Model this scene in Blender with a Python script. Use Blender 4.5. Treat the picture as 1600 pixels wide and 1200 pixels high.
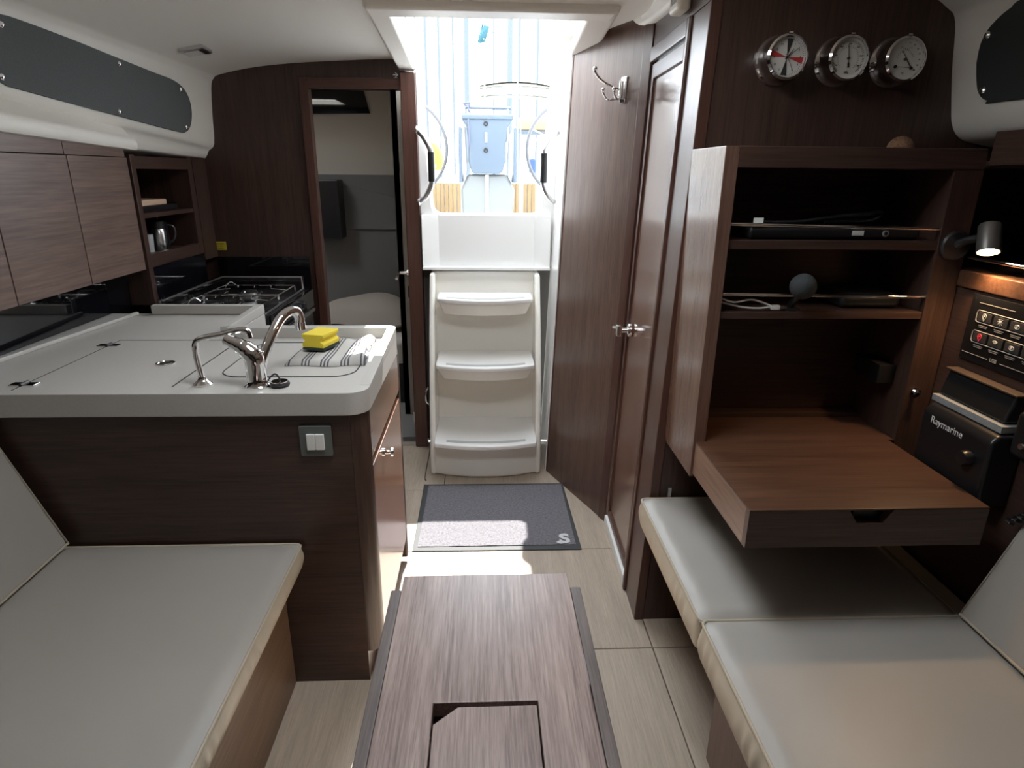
import bpy, bmesh, math, random
from mathutils import Vector, Matrix
random.seed(4)
sc = bpy.context.scene
for o in list(bpy.data.objects): bpy.data.objects.remove(o)
COL = sc.collection
R = math.radians

# ------------------------------------------------------------------ camera, world, sun, exposure
cam_d = bpy.data.cameras.new('camera'); cam = bpy.data.objects.new('camera', cam_d); COL.objects.link(cam)
cam_d.sensor_width = 36; cam_d.lens = 974 / 1600 * 36; cam_d.clip_start = .02; cam_d.clip_end = 500
rt, dn, fw = Vector((.99908, -.04178, .00954)), Vector((-.00436, -.32061, -.94720)), Vector((.04263, .94629, -.32050))
cam.matrix_world = Matrix(((rt.x, -dn.x, -fw.x, 0), (rt.y, -dn.y, -fw.y, 0), (rt.z, -dn.z, -fw.z, 1.35), (0, 0, 0, 1)))
sc.camera = cam

world = bpy.data.worlds.new('sky'); sc.world = world; world.use_nodes = True
bg = world.node_tree.nodes['Background']
bg.inputs[0].default_value = (.86, .93, 1.0, 1); bg.inputs[1].default_value = 6.5

sun_d = bpy.data.lights.new('sun', 'SUN'); sun = bpy.data.objects.new('sun', sun_d); COL.objects.link(sun)
sun_d.energy = 11; sun_d.angle = R(.6); sun_d.color = (1, .97, .92)
sun.location = (1, 8, 12)
sun.rotation_euler = Vector((-.125, -1.0, -1.49)).to_track_quat('-Z', 'Y').to_euler()

sc.view_settings.view_transform = 'Standard'; sc.view_settings.look = 'None'
sc.view_settings.gamma = 1; sc.view_settings.use_curve_mapping = False
sc.view_settings.exposure = 0.58
sc.cycles.use_denoising = True
sc.cycles.max_bounces = 14; sc.cycles.diffuse_bounces = 8
sc.cycles.sample_clamp_indirect = 12

def portal(name, loc, rot, sx, sy):
    d = bpy.data.lights.new(name, 'AREA'); d.shape = 'RECTANGLE'; d.size = sx; d.size_y = sy
    o = bpy.data.objects.new(name, d); COL.objects.link(o); o.location = loc; o.rotation_euler = rot
    d.cycles.is_portal = True
    return o
portal('companionway_portal', (0.01, 3.16, 1.55), (R(-90), 0, 0), .9, 1.0)
portal('companionway_roof_portal', (0.015, 2.68, 2.1), (0, 0, 0), .75, .85)
def overhead_light(name, loc, sx, sy, power):
    d = bpy.data.lights.new(name, 'AREA'); d.shape = 'RECTANGLE'; d.size = sx; d.size_y = sy; d.energy = power; d.color = (.93, .97, 1.0)
    o = bpy.data.objects.new(name, d); COL.objects.link(o); o.location = loc
overhead_light('saloon_hatch_daylight', (0, 1.09, 1.99), .46, .46, 5.0)   # daylight through the saloon deck hatch

# ------------------------------------------------------------------ materials
MATS = {}
def nmat(name):
    m = bpy.data.materials.new(name); m.use_nodes = True
    nt = m.node_tree; b = nt.nodes['Principled BSDF']
    MATS[name] = m
    return m, nt, b
def plain(name, col, rough=.5, metal=0, spec=.5, trans=0, emit=None, es=1, bump=0, bscale=200, var=0, vscale=8, alpha=1, coat=0):
    if name in MATS: return MATS[name]
    m, nt, b = nmat(name)
    b.inputs['Base Color'].default_value = (*col, 1); b.inputs['Roughness'].default_value = rough
    b.inputs['Metallic'].default_value = metal; b.inputs['Specular IOR Level'].default_value = spec
    b.inputs['Transmission Weight'].default_value = trans; b.inputs['Coat Weight'].default_value = coat
    b.inputs['Alpha'].default_value = alpha
    if emit: b.inputs['Emission Color'].default_value = (*emit, 1); b.inputs['Emission Strength'].default_value = es
    geo = None
    if bump or var: geo = nt.nodes.new('ShaderNodeNewGeometry')
    if var:
        n = nt.nodes.new('ShaderNodeTexNoise'); n.inputs['Scale'].default_value = vscale; n.inputs['Detail'].default_value = 5
        nt.links.new(geo.outputs['Position'], n.inputs['Vector'])
        r = nt.nodes.new('ShaderNodeValToRGB')
        r.color_ramp.elements[0].position = .3; r.color_ramp.elements[1].position = .7
        r.color_ramp.elements[0].color = (*[c * (1 - var) for c in col], 1); r.color_ramp.elements[1].color = (*[min(1, c * (1 + var)) for c in col], 1)
        nt.links.new(n.outputs['Fac'], r.inputs['Fac']); nt.links.new(r.outputs[0], b.inputs['Base Color'])
    if bump:
        n = nt.nodes.new('ShaderNodeTexNoise'); n.inputs['Scale'].default_value = bscale; n.inputs['Detail'].default_value = 3
        nt.links.new(geo.outputs['Position'], n.inputs['Vector'])
        bp = nt.nodes.new('ShaderNodeBump'); bp.inputs['Strength'].default_value = bump; bp.inputs['Distance'].default_value = .002
        nt.links.new(n.outputs['Fac'], bp.inputs['Height']); nt.links.new(bp.outputs[0], b.inputs['Normal'])
    return m
def wood(name, axis, dark, light, rough=.32, fine=190, coat=.0):
    """straight-grained veneer; axis is the world axis the grain follows"""
    key = name + '_' + axis
    if key in MATS: return MATS[key]
    m, nt, b = nmat(key); L = nt.links
    geo = nt.nodes.new('ShaderNodeNewGeometry'); oi = nt.nodes.new('ShaderNodeObjectInfo')
    add = nt.nodes.new('ShaderNodeVectorMath'); add.operation = 'ADD'
    sh = nt.nodes.new('ShaderNodeVectorMath'); sh.operation = 'SCALE'; sh.inputs[0].default_value = (3.1, 1.7, 2.3)
    L.new(oi.outputs['Random'], sh.inputs['Scale'])
    L.new(geo.outputs['Position'], add.inputs[0]); L.new(sh.outputs[0], add.inputs[1])
    def stretch(s, k):
        v = nt.nodes.new('ShaderNodeVectorMath'); v.operation = 'MULTIPLY'
        v.inputs[1].default_value = tuple(s * k if a == axis else s for a in 'xyz')
        L.new(add.outputs[0], v.inputs[0])
        n = nt.nodes.new('ShaderNodeTexNoise'); n.inputs['Scale'].default_value = 1; n.inputs['Detail'].default_value = 4
        n.inputs['Roughness'].default_value = .65
        L.new(v.outputs[0], n.inputs['Vector']); return n
    n1 = stretch(fine, .035); n2 = stretch(26, .06)
    mx = nt.nodes.new('ShaderNodeMath'); mx.operation = 'MULTIPLY_ADD'; mx.inputs[1].default_value = .62
    m2 = nt.nodes.new('ShaderNodeMath'); m2.operation = 'MULTIPLY'; m2.inputs[1].default_value = .38
    L.new(n2.outputs['Fac'], m2.inputs[0]); L.new(n1.outputs['Fac'], mx.inputs[0]); L.new(m2.outputs[0], mx.inputs[2])
    r = nt.nodes.new('ShaderNodeValToRGB')
    r.color_ramp.elements[0].position = .36; r.color_ramp.elements[1].position = .66
    r.color_ramp.elements[0].color = (*dark, 1); r.color_ramp.elements[1].color = (*light, 1)
    L.new(mx.outputs[0], r.inputs['Fac']); L.new(r.outputs[0], b.inputs['Base Color'])
    b.inputs['Roughness'].default_value = rough; b.inputs['Coat Weight'].default_value = coat; b.inputs['Coat Roughness'].default_value = .15
    bp = nt.nodes.new('ShaderNodeBump'); bp.inputs['Strength'].default_value = .12; bp.inputs['Distance'].default_value = .001
    L.new(n1.outputs['Fac'], bp.inputs['Height']); L.new(bp.outputs[0], b.inputs['Normal'])
    return m
WD, WL = (.036, .019, .0145), (.082, .047, .036)
def WZ(): return wood('walnut_veneer', 'z', WD, WL)
def WX(): return wood('walnut_veneer', 'x', WD, WL)
def WY(): return wood('walnut_veneer', 'y', WD, WL)
def WR(a): return wood('mahogany_trim', a, (.055, .023, .017), (.105, .048, .036), .3)
def WC(): return wood('cabinet_door_veneer', 'y', (.10, .062, .050), (.21, .135, .108), .4, 150)
def WT(a): return wood('table_veneer', a, (.155, .108, .097), (.42, .32, .29), .3, 300)
def WK(): return wood('chart_table_veneer', 'x', (.050, .022, .013), (.105, .052, .031), .38, 150)
def WF(): return wood('oak_floor', 'y', (.35, .285, .22), (.50, .415, .33), .42, 330)
def TEAK(): return wood('teak', 'z', (.17, .105, .045), (.25, .165, .075), .6, 60)
LINER = plain('headliner_gelcoat', (.85, .82, .77), .42, bump=.05, bscale=60)
GEL = plain('white_gelcoat', (.86, .855, .84), .22, coat=.3)
STEP = plain('stair_gelcoat', (.89, .86, .80), .2, coat=.4)
WORK = plain('worktop_laminate', (.50, .48, .45), .38, var=.04, vscale=300)
WORKE = plain('worktop_edge', (.50, .48, .45), .34)
GASK = plain('black_rubber', (.015, .015, .015), .6)
CHROME = plain('chrome', (.86, .86, .87), .07, 1)
STEEL = plain('brushed_steel', (.62, .62, .63), .28, 1)
DSTEEL = plain('dark_steel', (.10, .10, .105), .3, .8)
BLACK = plain('black_plastic', (.012, .012, .013), .35)
BGLASS = plain('black_glass', (.006, .006, .008), .04, coat=.5)
LEATH = plain('cushion_leather', (.37, .345, .31), .42, bump=.08, bscale=700)
LEATHS = plain('cushion_side', (.46, .40, .31), .48, bump=.08, bscale=700)
SHADE = plain('grey_shade_cloth', (.105, .115, .12), .85, bump=.2, bscale=900, var=.15, vscale=400)
SHADED = plain('charcoal_shade_cloth', (.030, .034, .036), .85, bump=.2, bscale=900)
WHITEP = plain('white_plastic', (.82, .82, .80), .4)
GREYP = plain('grey_plastic', (.35, .36, .36), .5)

# ------------------------------------------------------------------ mesh helpers
WLOC = {}
def meta(o, label=None, cat=None, group=None, kind=None):
    if label: o['label'] = label
    if cat: o['category'] = cat
    if group: o['group'] = group
    if kind: o['kind'] = kind
    return o
def thing(name, label, cat, loc, group=None, kind=None):
    o = bpy.data.objects.new(name, None); COL.objects.link(o); o.location = loc; o.empty_display_size = .05
    WLOC[o] = Vector(loc); return meta(o, label, cat, group, kind)
class MB:
    def __init__(s): s.v = []; s.f = []; s.mi = []
    def add(s, vs, fs, mi=0):
        n = len(s.v); s.v += [tuple(v) for v in vs]; s.f += [[i + n for i in f] for f in fs]; s.mi += [mi] * len(fs); return s
    def hexa(s, p, mi=0):
        return s.add(p, [(0, 3, 2, 1), (4, 5, 6, 7), (0, 1, 5, 4), (1, 2, 6, 5), (2, 3, 7, 6), (3, 0, 4, 7)], mi)
    def box(s, x0, x1, y0, y1, z0, z1, mi=0):
        return s.hexa([(x0, y0, z0), (x1, y0, z0), (x1, y1, z0), (x0, y1, z0), (x0, y0, z1), (x1, y0, z1), (x1, y1, z1), (x0, y1, z1)], mi)
    def prism(s, poly, axis, a, b, mi=0):
        def P(u, v, w): return {'x': (w, u, v), 'y': (u, w, v), 'z': (u, v, w)}[axis]
        n = len(poly)
        return s.add([P(u, v, a) for u, v in poly] + [P(u, v, b) for u, v in poly],
                     [list(range(n))[::-1], list(range(n, 2 * n))] + [(i, (i + 1) % n, n + (i + 1) % n, n + i) for i in range(n)], mi)
    def tube(s, pts, r, n=10, closed=False, mi=0):
        pts = [Vector(p) for p in pts]; m = len(pts); rr = r if isinstance(r, (list, tuple)) else [r] * m
        vs = []; up = None
        for i, p in enumerate(pts):
            a = pts[i - 1] if (i or closed) else p; c = pts[(i + 1) % m] if (i < m - 1 or closed) else p
            t = (c - a).normalized()
            if up is None:
                up = t.orthogonal().normalized()
            up = (up - t * up.dot(t)); up = up.normalized() if up.length > 1e-6 else t.orthogonal().normalized()
            w = t.cross(up)
            for k in range(n):
                an = 2 * math.pi * k / n; vs.append(p + (up * math.cos(an) + w * math.sin(an)) * rr[i])
        fs = [(i * n + k, i * n + (k + 1) % n, ((i + 1) % m) * n + (k + 1) % n, ((i + 1) % m) * n + k) for i in range(m if closed else m - 1) for k in range(n)]
        if not closed: fs += [list(range(n))[::-1], list(range((m - 1) * n, m * n))]
        return s.add(vs, fs, mi)
    def lathe(s, prof, org, ax, n=32, mi=0):
        org = Vector(org); ax = Vector(ax).normalized(); u = ax.orthogonal().normalized(); w = ax.cross(u)
        vs = []; m = len(prof)
        for r, h in prof:
            for k in range(n):
                an = 2 * math.pi * k / n; vs.append(org + ax * h + (u * math.cos(an) + w * math.sin(an)) * max(r, 1e-5))
        fs = [(i * n + k, i * n + (k + 1) % n, (i + 1) * n + (k + 1) % n, (i + 1) * n + k) for i in range(m - 1) for k in range(n)]
        fs += [list(range(n))[::-1], list(range((m - 1) * n, m * n))]
        return s.add(vs, fs, mi)
    def ball(s, c, r, n=20, m=12, sc_=(1, 1, 1), mi=0):
        prof = [(math.sin(math.pi * i / m), -math.cos(math.pi * i / m)) for i in range(m + 1)]
        k0 = len(s.v); s.lathe(prof, (0, 0, 0), (0, 0, 1), n, mi)
        for i in range(k0, len(s.v)):
            x, y, z = s.v[i]; s.v[i] = (c[0] + x * r * sc_[0], c[1] + y * r * sc_[1], c[2] + z * r * sc_[2])
        return s
    def grid(s, fn, nu, nv, mi=0):
        vs = [fn(i / nu, j / nv) for i in range(nu + 1) for j in range(nv + 1)]
        fs = [(i * (nv + 1) + j, (i + 1) * (nv + 1) + j, (i + 1) * (nv + 1) + j + 1, i * (nv + 1) + j + 1) for i in range(nu) for j in range(nv)]
        return s.add(vs, fs, mi)
    def map(s, fn): s.v = [tuple(fn(*p)) for p in s.v]; return s
    def build(s, name, mat, parent=None, bevel=0, seg=2, ang=38, label=None, cat=None, group=None, kind=None, recalc=True, flat=False):
        xs, ys, zs = zip(*s.v)
        org = WLOC[parent] if parent else Vector(((min(xs) + max(xs)) / 2, (min(ys) + max(ys)) / 2, min(zs)))
        me = bpy.data.meshes.new(name)
        me.from_pydata([tuple(Vector(p) - org) for p in s.v], [], s.f)
        for m in (mat if isinstance(mat, (list, tuple)) else [mat]): me.materials.append(m)
        for p, i in zip(me.polygons, s.mi): p.material_index = i
        bm = bmesh.new(); bm.from_mesh(me)
        if recalc: bmesh.ops.recalc_face_normals(bm, faces=bm.faces)
        if bevel:
            ed = [e for e in bm.edges if len(e.link_faces) == 2 and e.calc_face_angle(0) > R(30)]
            bmesh.ops.bevel(bm, geom=ed, offset=bevel, segments=seg, profile=.5, affect='EDGES', clamp_overlap=True)
        bm.to_mesh(me); bm.free()
        if not flat:
            me.shade_smooth(); me.set_sharp_from_angle(angle=R(ang))
        o = bpy.data.objects.new(name, me); COL.objects.link(o)
        if bevel and not flat:
            wn = o.modifiers.new('weighted_normals', 'WEIGHTED_NORMAL'); wn.keep_sharp = True; wn.weight = 80
        if parent: o.parent = parent
        else: o.location = org
        WLOC[o] = org
        return meta(o, label, cat, group, kind)
def B(*a): return MB().box(*a)
def text(name, s, org, right, up, size, mat, parent, ext=.0003, align='CENTER', fat=0):
    cu = bpy.data.curves.new(name, 'FONT'); cu.body = s; cu.size = size; cu.extrude = ext; cu.offset = fat; cu.align_x = align; cu.align_y = 'CENTER'
    t = bpy.data.objects.new(name, cu); COL.objects.link(t)
    bpy.context.view_layer.update()
    me = bpy.data.meshes.new_from_object(t.evaluated_get(bpy.context.evaluated_depsgraph_get()))
    bpy.data.objects.remove(t)
    r = Vector(right).normalized(); u = Vector(up); u = (u - r * u.dot(r)).normalized(); n = r.cross(u)
    M = Matrix(((r.x, u.x, n.x, org[0]), (r.y, u.y, n.y, org[1]), (r.z, u.z, n.z, org[2]), (0, 0, 0, 1)))
    me.transform(Matrix.Translation(-WLOC[parent]) @ M); me.materials.clear(); me.materials.append(mat)
    o = bpy.data.objects.new(name, me); COL.objects.link(o); o.parent = parent; WLOC[o] = WLOC[parent]
    return o
def arc(cx, cy, r, a0, a1, n):
    return [(cx + r * math.cos(R(a0 + (a1 - a0) * i / n)), cy + r * math.sin(R(a0 + (a1 - a0) * i / n))) for i in range(n + 1)]
def rrect(x0, x1, y0, y1, r, n=5):
    return arc(x1 - r, y1 - r, r, 0, 90, n) + arc(x0 + r, y1 - r, r, 90, 180, n) + arc(x0 + r, y0 + r, r, 180, 270, n) + arc(x1 - r, y0 + r, r, 270, 360, n)
def smooth_path(pts, k=6):
    """Catmull-Rom through pts"""
    P = [Vector(p) for p in pts]; out = []
    for i in range(len(P) - 1):
        a, b, c, d = P[max(i - 1, 0)], P[i], P[i + 1], P[min(i + 2, len(P) - 1)]
        for j in range(k):
            t = j / k; out.append(.5 * ((2 * b) + (c - a) * t + (2 * a - 5 * b + 4 * c - d) * t * t + (3 * b - a - 3 * c + d) * t ** 3))
    return out + [P[-1]]
S = 'structure'

# ------------------------------------------------------------------ the setting: floor
floor = B(-1.72, 1.6, -1.82, 3.06, -.05, -.013).build('floor', plain('dark_subfloor', (.05, .04, .035), .8), label='pale oak cabin sole laid in broad boards', cat='floor', kind=S)
def plank(x0, x1, y0, y1):
    g = .0016
    B(x0 + g, x1 - g, y0 + g, y1 - g, -.013, 0).build('plank', WF(), floor, bevel=.0012, seg=1)
for y0, y1 in ((-1.8, .3), (.3, 1.505), (1.505, 2.03), (2.03, 2.51)):
    plank(-1.2, .5, y0, y1)
    plank(.5, 1.3, y0, min(y1, 3))
plank(-1.2, -.19, 2.51, 3.045); plank(-.19, 1.3, 2.51, 3.045)

# ------------------------------------------------------------------ hull sides, ends, deck
HULLI = plain('dark_hull_side', (.03, .026, .024), .8)
B(-1.74, -1.70, -1.82, 3.06, -.05, 2.0).build('wall_port', HULLI, label='dark hull side behind the galley cabinets', cat='wall', kind=S)
hs = B(1.58, 1.62, -1.82, 3.06, -.05, 2.0).build('wall_starboard', HULLI, label='starboard hull side lined with dark walnut below the open shelf', cat='wall', kind=S)
B(-1.72, 1.6, -1.86, -1.82, -.05, 2.0).build('wall_forward', WZ(), label='walnut bulkhead at the forward end of the saloon', cat='wall', kind=S)
deck = MB()
CH = (-.297, .33, 2.3, 3.3)          # companionway opening in the roof
H1 = (-.24, .24, .85, 1.33); H2 = None
for y0, y1, h in ((-1.86, H1[2], None), (H1[2], H1[3], H1), (H1[3], 2.3, None), (2.3, 3.2, CH)):
    if h is None: deck.box(-1.74, 1.62, y0, y1, 1.985, 2.02)
    else: deck.box(-1.74, h[0], y0, y1, 1.985, 2.02).box(h[1], 1.62, y0, y1, 1.985, 2.02)
deck.build('trim_2', GEL, label='white coachroof deck over the cabin', cat='deck', kind=S)

# starboard lining: walnut panel, rail, open shelf cavity (x = 1.10 plane)
sl = B(1.10, 1.12, -1.8, 1.62, .40, 1.11).build('lining_panel', WY(), hs)
B(1.092, 1.12, -1.8, 1.40, 1.112, 1.15).build('shelf_rail', WK(), hs, bevel=.004)
B(1.11, 1.58, -1.8, 1.62, 1.13, 1.15).build('shelf_board', WY(), hs)
B(1.10, 1.13, -1.8, 1.40, 1.375, 1.445).build('shelf_fascia', WY(), hs, bevel=.003)
B(1.13, 1.58, -1.8, 1.62, 1.37, 1.385).build('shelf_top', WY(), hs)
MB().tube([(1.105, 1.395, 1.178), (1.105, -1.7, 1.178)], .005).build('guard_rail', CHROME, hs)

# ------------------------------------------------------------------ aft bulkhead with the cabin doorway
wa = MB().prism([(-1.7, 0), (-.765, 0), (-.765, 1.69), (-.36, 1.69), (-.36, 0), (-.297, 0), (-.297, 1.76), (-.345, 1.766), (-.37, 1.785), (-.395, 1.84), (-1.7, 1.9)], 'y', 3.02, 3.05)
wall_aft = wa.build('wall_aft', WZ(), label='dark walnut bulkhead beside the companionway', cat='wall', kind=S)
tr = thing('trim_1', 'reddish mahogany frame around the aft cabin doorway', 'door frame', (-.56, 3.0, 0), kind=S)
B(-.80, -.762, 3.0, 3.055, 0, 1.735).build('jamb', WR('z'), tr, bevel=.004)
B(-.762, -.362, 3.0, 3.055, 1.69, 1.735).build('lintel', WR('x'), tr, bevel=.004)
B(-.362, -.296, 2.975, 3.055, 0, 1.755).build('jamb', WR('z'), tr, bevel=.006)
B(-.762, -.362, 2.995, 3.06, 0, .022).build('sill', STEEL, tr, bevel=.004)
for z in (1.58, .80, .145):
    h = B(-.366, -.361, 3.0, 3.03, z - .028, z + .028).build('hinge', CHROME, tr, bevel=.001)
    MB().tube([(-.369, 3.03, z - .028), (-.369, 3.03, z + .028)], .005).build('hinge_pin', CHROME, h)
# door leaf folded back into the aft cabin
d1 = thing('door_1', 'aft cabin door swung open into the cabin, chrome lever on its face', 'door', (-.385, 3.06, .03), kind=S)
MB().prism([(-.372, 3.06), (-.415, 3.44), (-.397, 3.44), (-.354, 3.06)], 'z', .03, 1.68).build('leaf', WZ(), d1)
hd = MB().lathe([(.021, 0), (.021, .008), (.010, .012), (.010, .045)], (-.412, 3.40, .835), (-1, -.1, 0), 20).build('handle', CHROME, d1)
MB().tube(smooth_path([(-.452, 3.396, .835), (-.462, 3.39, .835), (-.466, 3.36, .832), (-.466, 3.32, .815)]), .008).build('lever', CHROME, hd)

# aft cabin beyond the doorway
AC = plain('aft_cabin_liner', (.50, .46, .40), .6, bump=.1, bscale=300)
AD = plain('aft_cabin_grey_lining', (.16, .155, .15), .85, bump=.2, bscale=500)
ab = thing('wall_cabin', 'cream and grey lined walls of the aft cabin', 'wall', (-1.0, 3.9, 0), kind=S)
B(-1.7, -.46, 4.42, 4.46, 1.33, 1.9).build('upper_lining', AC, ab)
B(-1.7, -.46, 4.38, 4.46, 0, 1.33).build('lower_lining', AD, ab)
MB().prism([(-.98, .98), (-.50, .98), (-.50, 1.17), (-.86, 1.25), (-.98, 1.25)], 'y', 4.36, 4.38).build('lining_panel', AD, ab, bevel=.004)
B(-1.74, -1.70, 3.05, 4.46, -.05, 1.95).build('hull_lining', AC, ab)
B(-.47, -.44, 3.44, 4.46, 0, 1.9).build('side_lining', AC, ab)
B(-.47, -.31, 3.44, 3.46, 0, 1.9).build('side_lining', AC, ab)
B(-.328, -.31, 3.06, 3.44, 0, 1.9).build('side_lining', GEL, ab)
MB().box(-1.72, -.44, 3.05, 3.27, 1.86, 1.9).box(-1.72, -1.48, 3.27, 3.63, 1.86, 1.9).box(-1.12, -.44, 3.27, 3.63, 1.86, 1.9).box(-1.72, -.44, 3.63, 4.46, 1.86, 1.9).build('cabin_roof', AC, ab)  # roof with an invented opening, left for the added fill light
B(-1.72, -.31, 3.05, 4.46, -.05, -.0005).build('cabin_sole', plain('grey_sole', (.24, .24, .23), .7), ab)
MB().prism([(-1.30, 1.695), (-.735, 1.705), (-.77, 1.84), (-1.30, 1.845)], 'y', 4.405, 4.42).build('window_1', BGLASS, None, bevel=.004, label='dark tinted port high on the cream aft cabin wall', cat='window', kind=S)
overhead_light('aft_cabin_fill_light', (-1.3, 3.45, 1.89), .34, .34, 1.8)   # added fill that brightens the dark aft cabin, unseen overhead
bp_ = thing('berth', 'low aft cabin berth with a dark locker front and pale mattress', 'bed', (-1.0, 3.62, 0))
B(-1.68, -.475, 3.64, 4.37, 0, .25).build('locker', BLACK, bp_, bevel=.006)
B(-1.68, -.478, 3.62, 4.37, .25, .40).build('mattress', plain('white_sheet', (.62, .58, .54), .9, bump=.4, bscale=30), bp_, bevel=.03, seg=4)
pw = MB().grid(lambda u, v: (-1.05 + .56 * u, 3.80 + .5 * v, .402 + .045 + .15 * (max(0, math.sin(math.pi * u)) ** .35 * max(0, math.sin(math.pi * v)) ** .35) + .012 * math.sin(7 * u + 4 * v)), 20, 16)
pw.grid(lambda u, v: (-1.05 + .56 * u, 3.80 + .5 * v, .402 + .045 - .044 * (max(0, math.sin(math.pi * u)) ** .3 * max(0, math.sin(math.pi * v)) ** .3)), 20, 16)
pw.build('pillow', plain('taupe_cotton', (.38, .33, .29), .9, bump=.3, bscale=60), label='plump taupe pillow lying on the aft cabin berth', cat='pillow')
B(-1.03, -.82, 3.645, 3.78, .402, .43).build('folded_sheet', plain('white_sheet', (.62, .58, .54)), bevel=.008, seg=3, label='folded white sheet on the berth before the pillow', cat='bedding')
B(-1.12, -.93, 4.2, 4.355, .93, 1.30).build('locker_box', BLACK, bevel=.01, label='black box fixed to the aft cabin end wall', cat='box')

# ------------------------------------------------------------------ headliner
def cl(y, lo): return max(y, lo)
PORT = [(-1.42, 1.395, 1), (-1.29, 1.405, 1), (-1.265, 1.42, 1), (-1.252, 1.45, 1), (-1.225, 1.48, 1), (-1.216, 1.59, 1), (-1.205, 1.70, 1), (-1.19, 1.735, 1), (-1.155, 1.752, .95), (-1.0, 1.782, .8), (-.78, 1.803, .5), (-.45, 1.82, .1), (-.33, 1.82, 0)]
def port_pt(k, y):
    x, z, w = PORT[k]; d = 2.8 - cl(y, .6); return (x - .115 * d * w, y, z + .045 * (2.8 - cl(y, 1.0)) + (.035 * (2.8 - cl(y, 1.0)) if k in (3, 4) else 0))
def star_pt(k, y):
    P = [(.335, 1.867), (.6, 1.855), (.85, 1.82), (1.02, 1.765), (1.09, 1.73), (1.118, 1.70), (1.135, 1.6), (1.152, 1.52), (1.165, 1.475), (1.19, 1.445), (1.24, 1.43), (1.40, 1.405)]
    x, z = P[k]; d = 1.63 - cl(y, .4); return (x + (.08 * d if x > 1 else 0), y, z + .03 * d * min(1, 1.5 - x if x > .6 else 1))
ce = MB()
ny = 36
ys = [-1.82 + (3.02 + 1.82) * i / ny for i in range(ny + 1)]
def fine_row(fn, cnt, y): return [tuple(p) for p in smooth_path([fn(k, y) for k in range(cnt)], 4)]
n = (len(PORT) - 1) * 4 + 1
ce.add([p for y in ys for p in fine_row(port_pt, len(PORT), y)], [(i * n + k, i * n + k + 1, (i + 1) * n + k + 1, (i + 1) * n + k) for i in range(ny) for k in range(n - 1)])
ys2 = [-1.82 + (1.64 + 1.82) * i / 24 for i in range(25)]; n2 = 45
ce.add([p for y in ys2 for p in fine_row(star_pt, 12, y)], [(i * n2 + k, i * n2 + k + 1, (i + 1) * n2 + k + 1, (i + 1) * n2 + k) for i in range(24) for k in range(n2 - 1)])
def ZC(y): return 1.82 + .045 * (2.8 - cl(y, 1.0))
rows = [(-1.82, .6, None), (.6, H1[2], None), (H1[2], H1[3], H1), (H1[3], 1.64, None), (1.64, 2.3, None)]
for y0, y1, h in rows:
    for xa, xb in ([(-.33, .335)] if not h else [(-.33, h[0]), (h[1], .335)]):
        ce.add([(xa, y0, ZC(y0)), (xb, y0, ZC(y0)), (xb, y1, ZC(y1)), (xa, y1, ZC(y1))], [(0, 1, 2, 3)])
# roof between the companionway and the head compartment, dipping at its starboard edge
def hr(u, v):
    y = 1.6 + 1.45 * u; x = .335 + .33 * v
    return (x, y, ZC(y) - .035 * max(0, (v - .25)) ** 1.5)
ce.grid(hr, 10, 8)
ceiling = ce.build('ceiling', LINER, recalc=False, ang=60, label='cream moulded headliner over the cabin', cat='ceiling', kind=S)
# hatch coamings
for h in (H1,):
    c = MB()
    c.box(h[0] - .03, h[0], h[2] - .03, h[3] + .03, 1.87, 2.0).box(h[1], h[1] + .03, h[2] - .03, h[3] + .03, 1.87, 2.0)
    c.box(h[0], h[1], h[2] - .03, h[2], 1.87, 2.0).box(h[0], h[1], h[3], h[3] + .03, 1.87, 2.0)
    c.build('hatch_coaming', LINER, ceiling)
# ledge moulded below the port window
def ledge(u, v):
    y = .6 + (2.44 - .6) * u
    zc = 1.437 - .038 * (y - 1.787); zt = zc + .07 * (1 - .45 * u)
    xw = port_pt(4, y)[0]; zw = port_pt(4, y)[2]
    pr = [(xw - .03, zw - .002), (-1.262, zt + .010), (-1.246, zt), (-1.240, zt - .012), (-1.240, zc + .012), (-1.245, zc + .003), (-1.262, zc), (xw - .05, zc)]
    i = min(6, int(v * 7 + 1e-6)); t = v * 7 - i
    a, b = pr[i], pr[i + 1]; return (a[0] + (b[0] - a[0]) * t, y, a[1] + (b[1] - a[1]) * t)
lg = MB().grid(ledge, 14, 14)
k = len(lg.v); lg.f.append([k - 15 + j for j in range(15)]); lg.mi.append(0)
lg.build('window_ledge', LINER, ceiling, ang=50)
# companionway roof surround
su = MB()
def bar(m, x0, x1, ya, yb, za, zb, zt): m.hexa([(x0, ya, za), (x1, ya, za), (x1, yb, zb), (x0, yb, zb), (x0, ya, zt), (x1, ya, zt), (x1, yb, zt), (x0, yb, zt)])
bar(su, -.372, -.297, 2.2, 3.03, 1.832, 1.766, 2.0)
su.build('surround_side', LINER, ceiling, bevel=.012, seg=3)
su = MB(); bar(su, .33, .43, 2.2, 3.03, 1.832, 1.752, 2.0); su.build('surround_side', LINER, ceiling, bevel=.014, seg=3)
MB().box(-.372, .42, 2.19, 2.305, 1.822, 2.0).build('surround_front', LINER, ceiling, bevel=.014, seg=3)
for x in (-.2965, .3265):
    B(x, x + .003, 2.42, 2.92, 1.90, 1.925).build('slide_rail', GREYP, ceiling)
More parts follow.
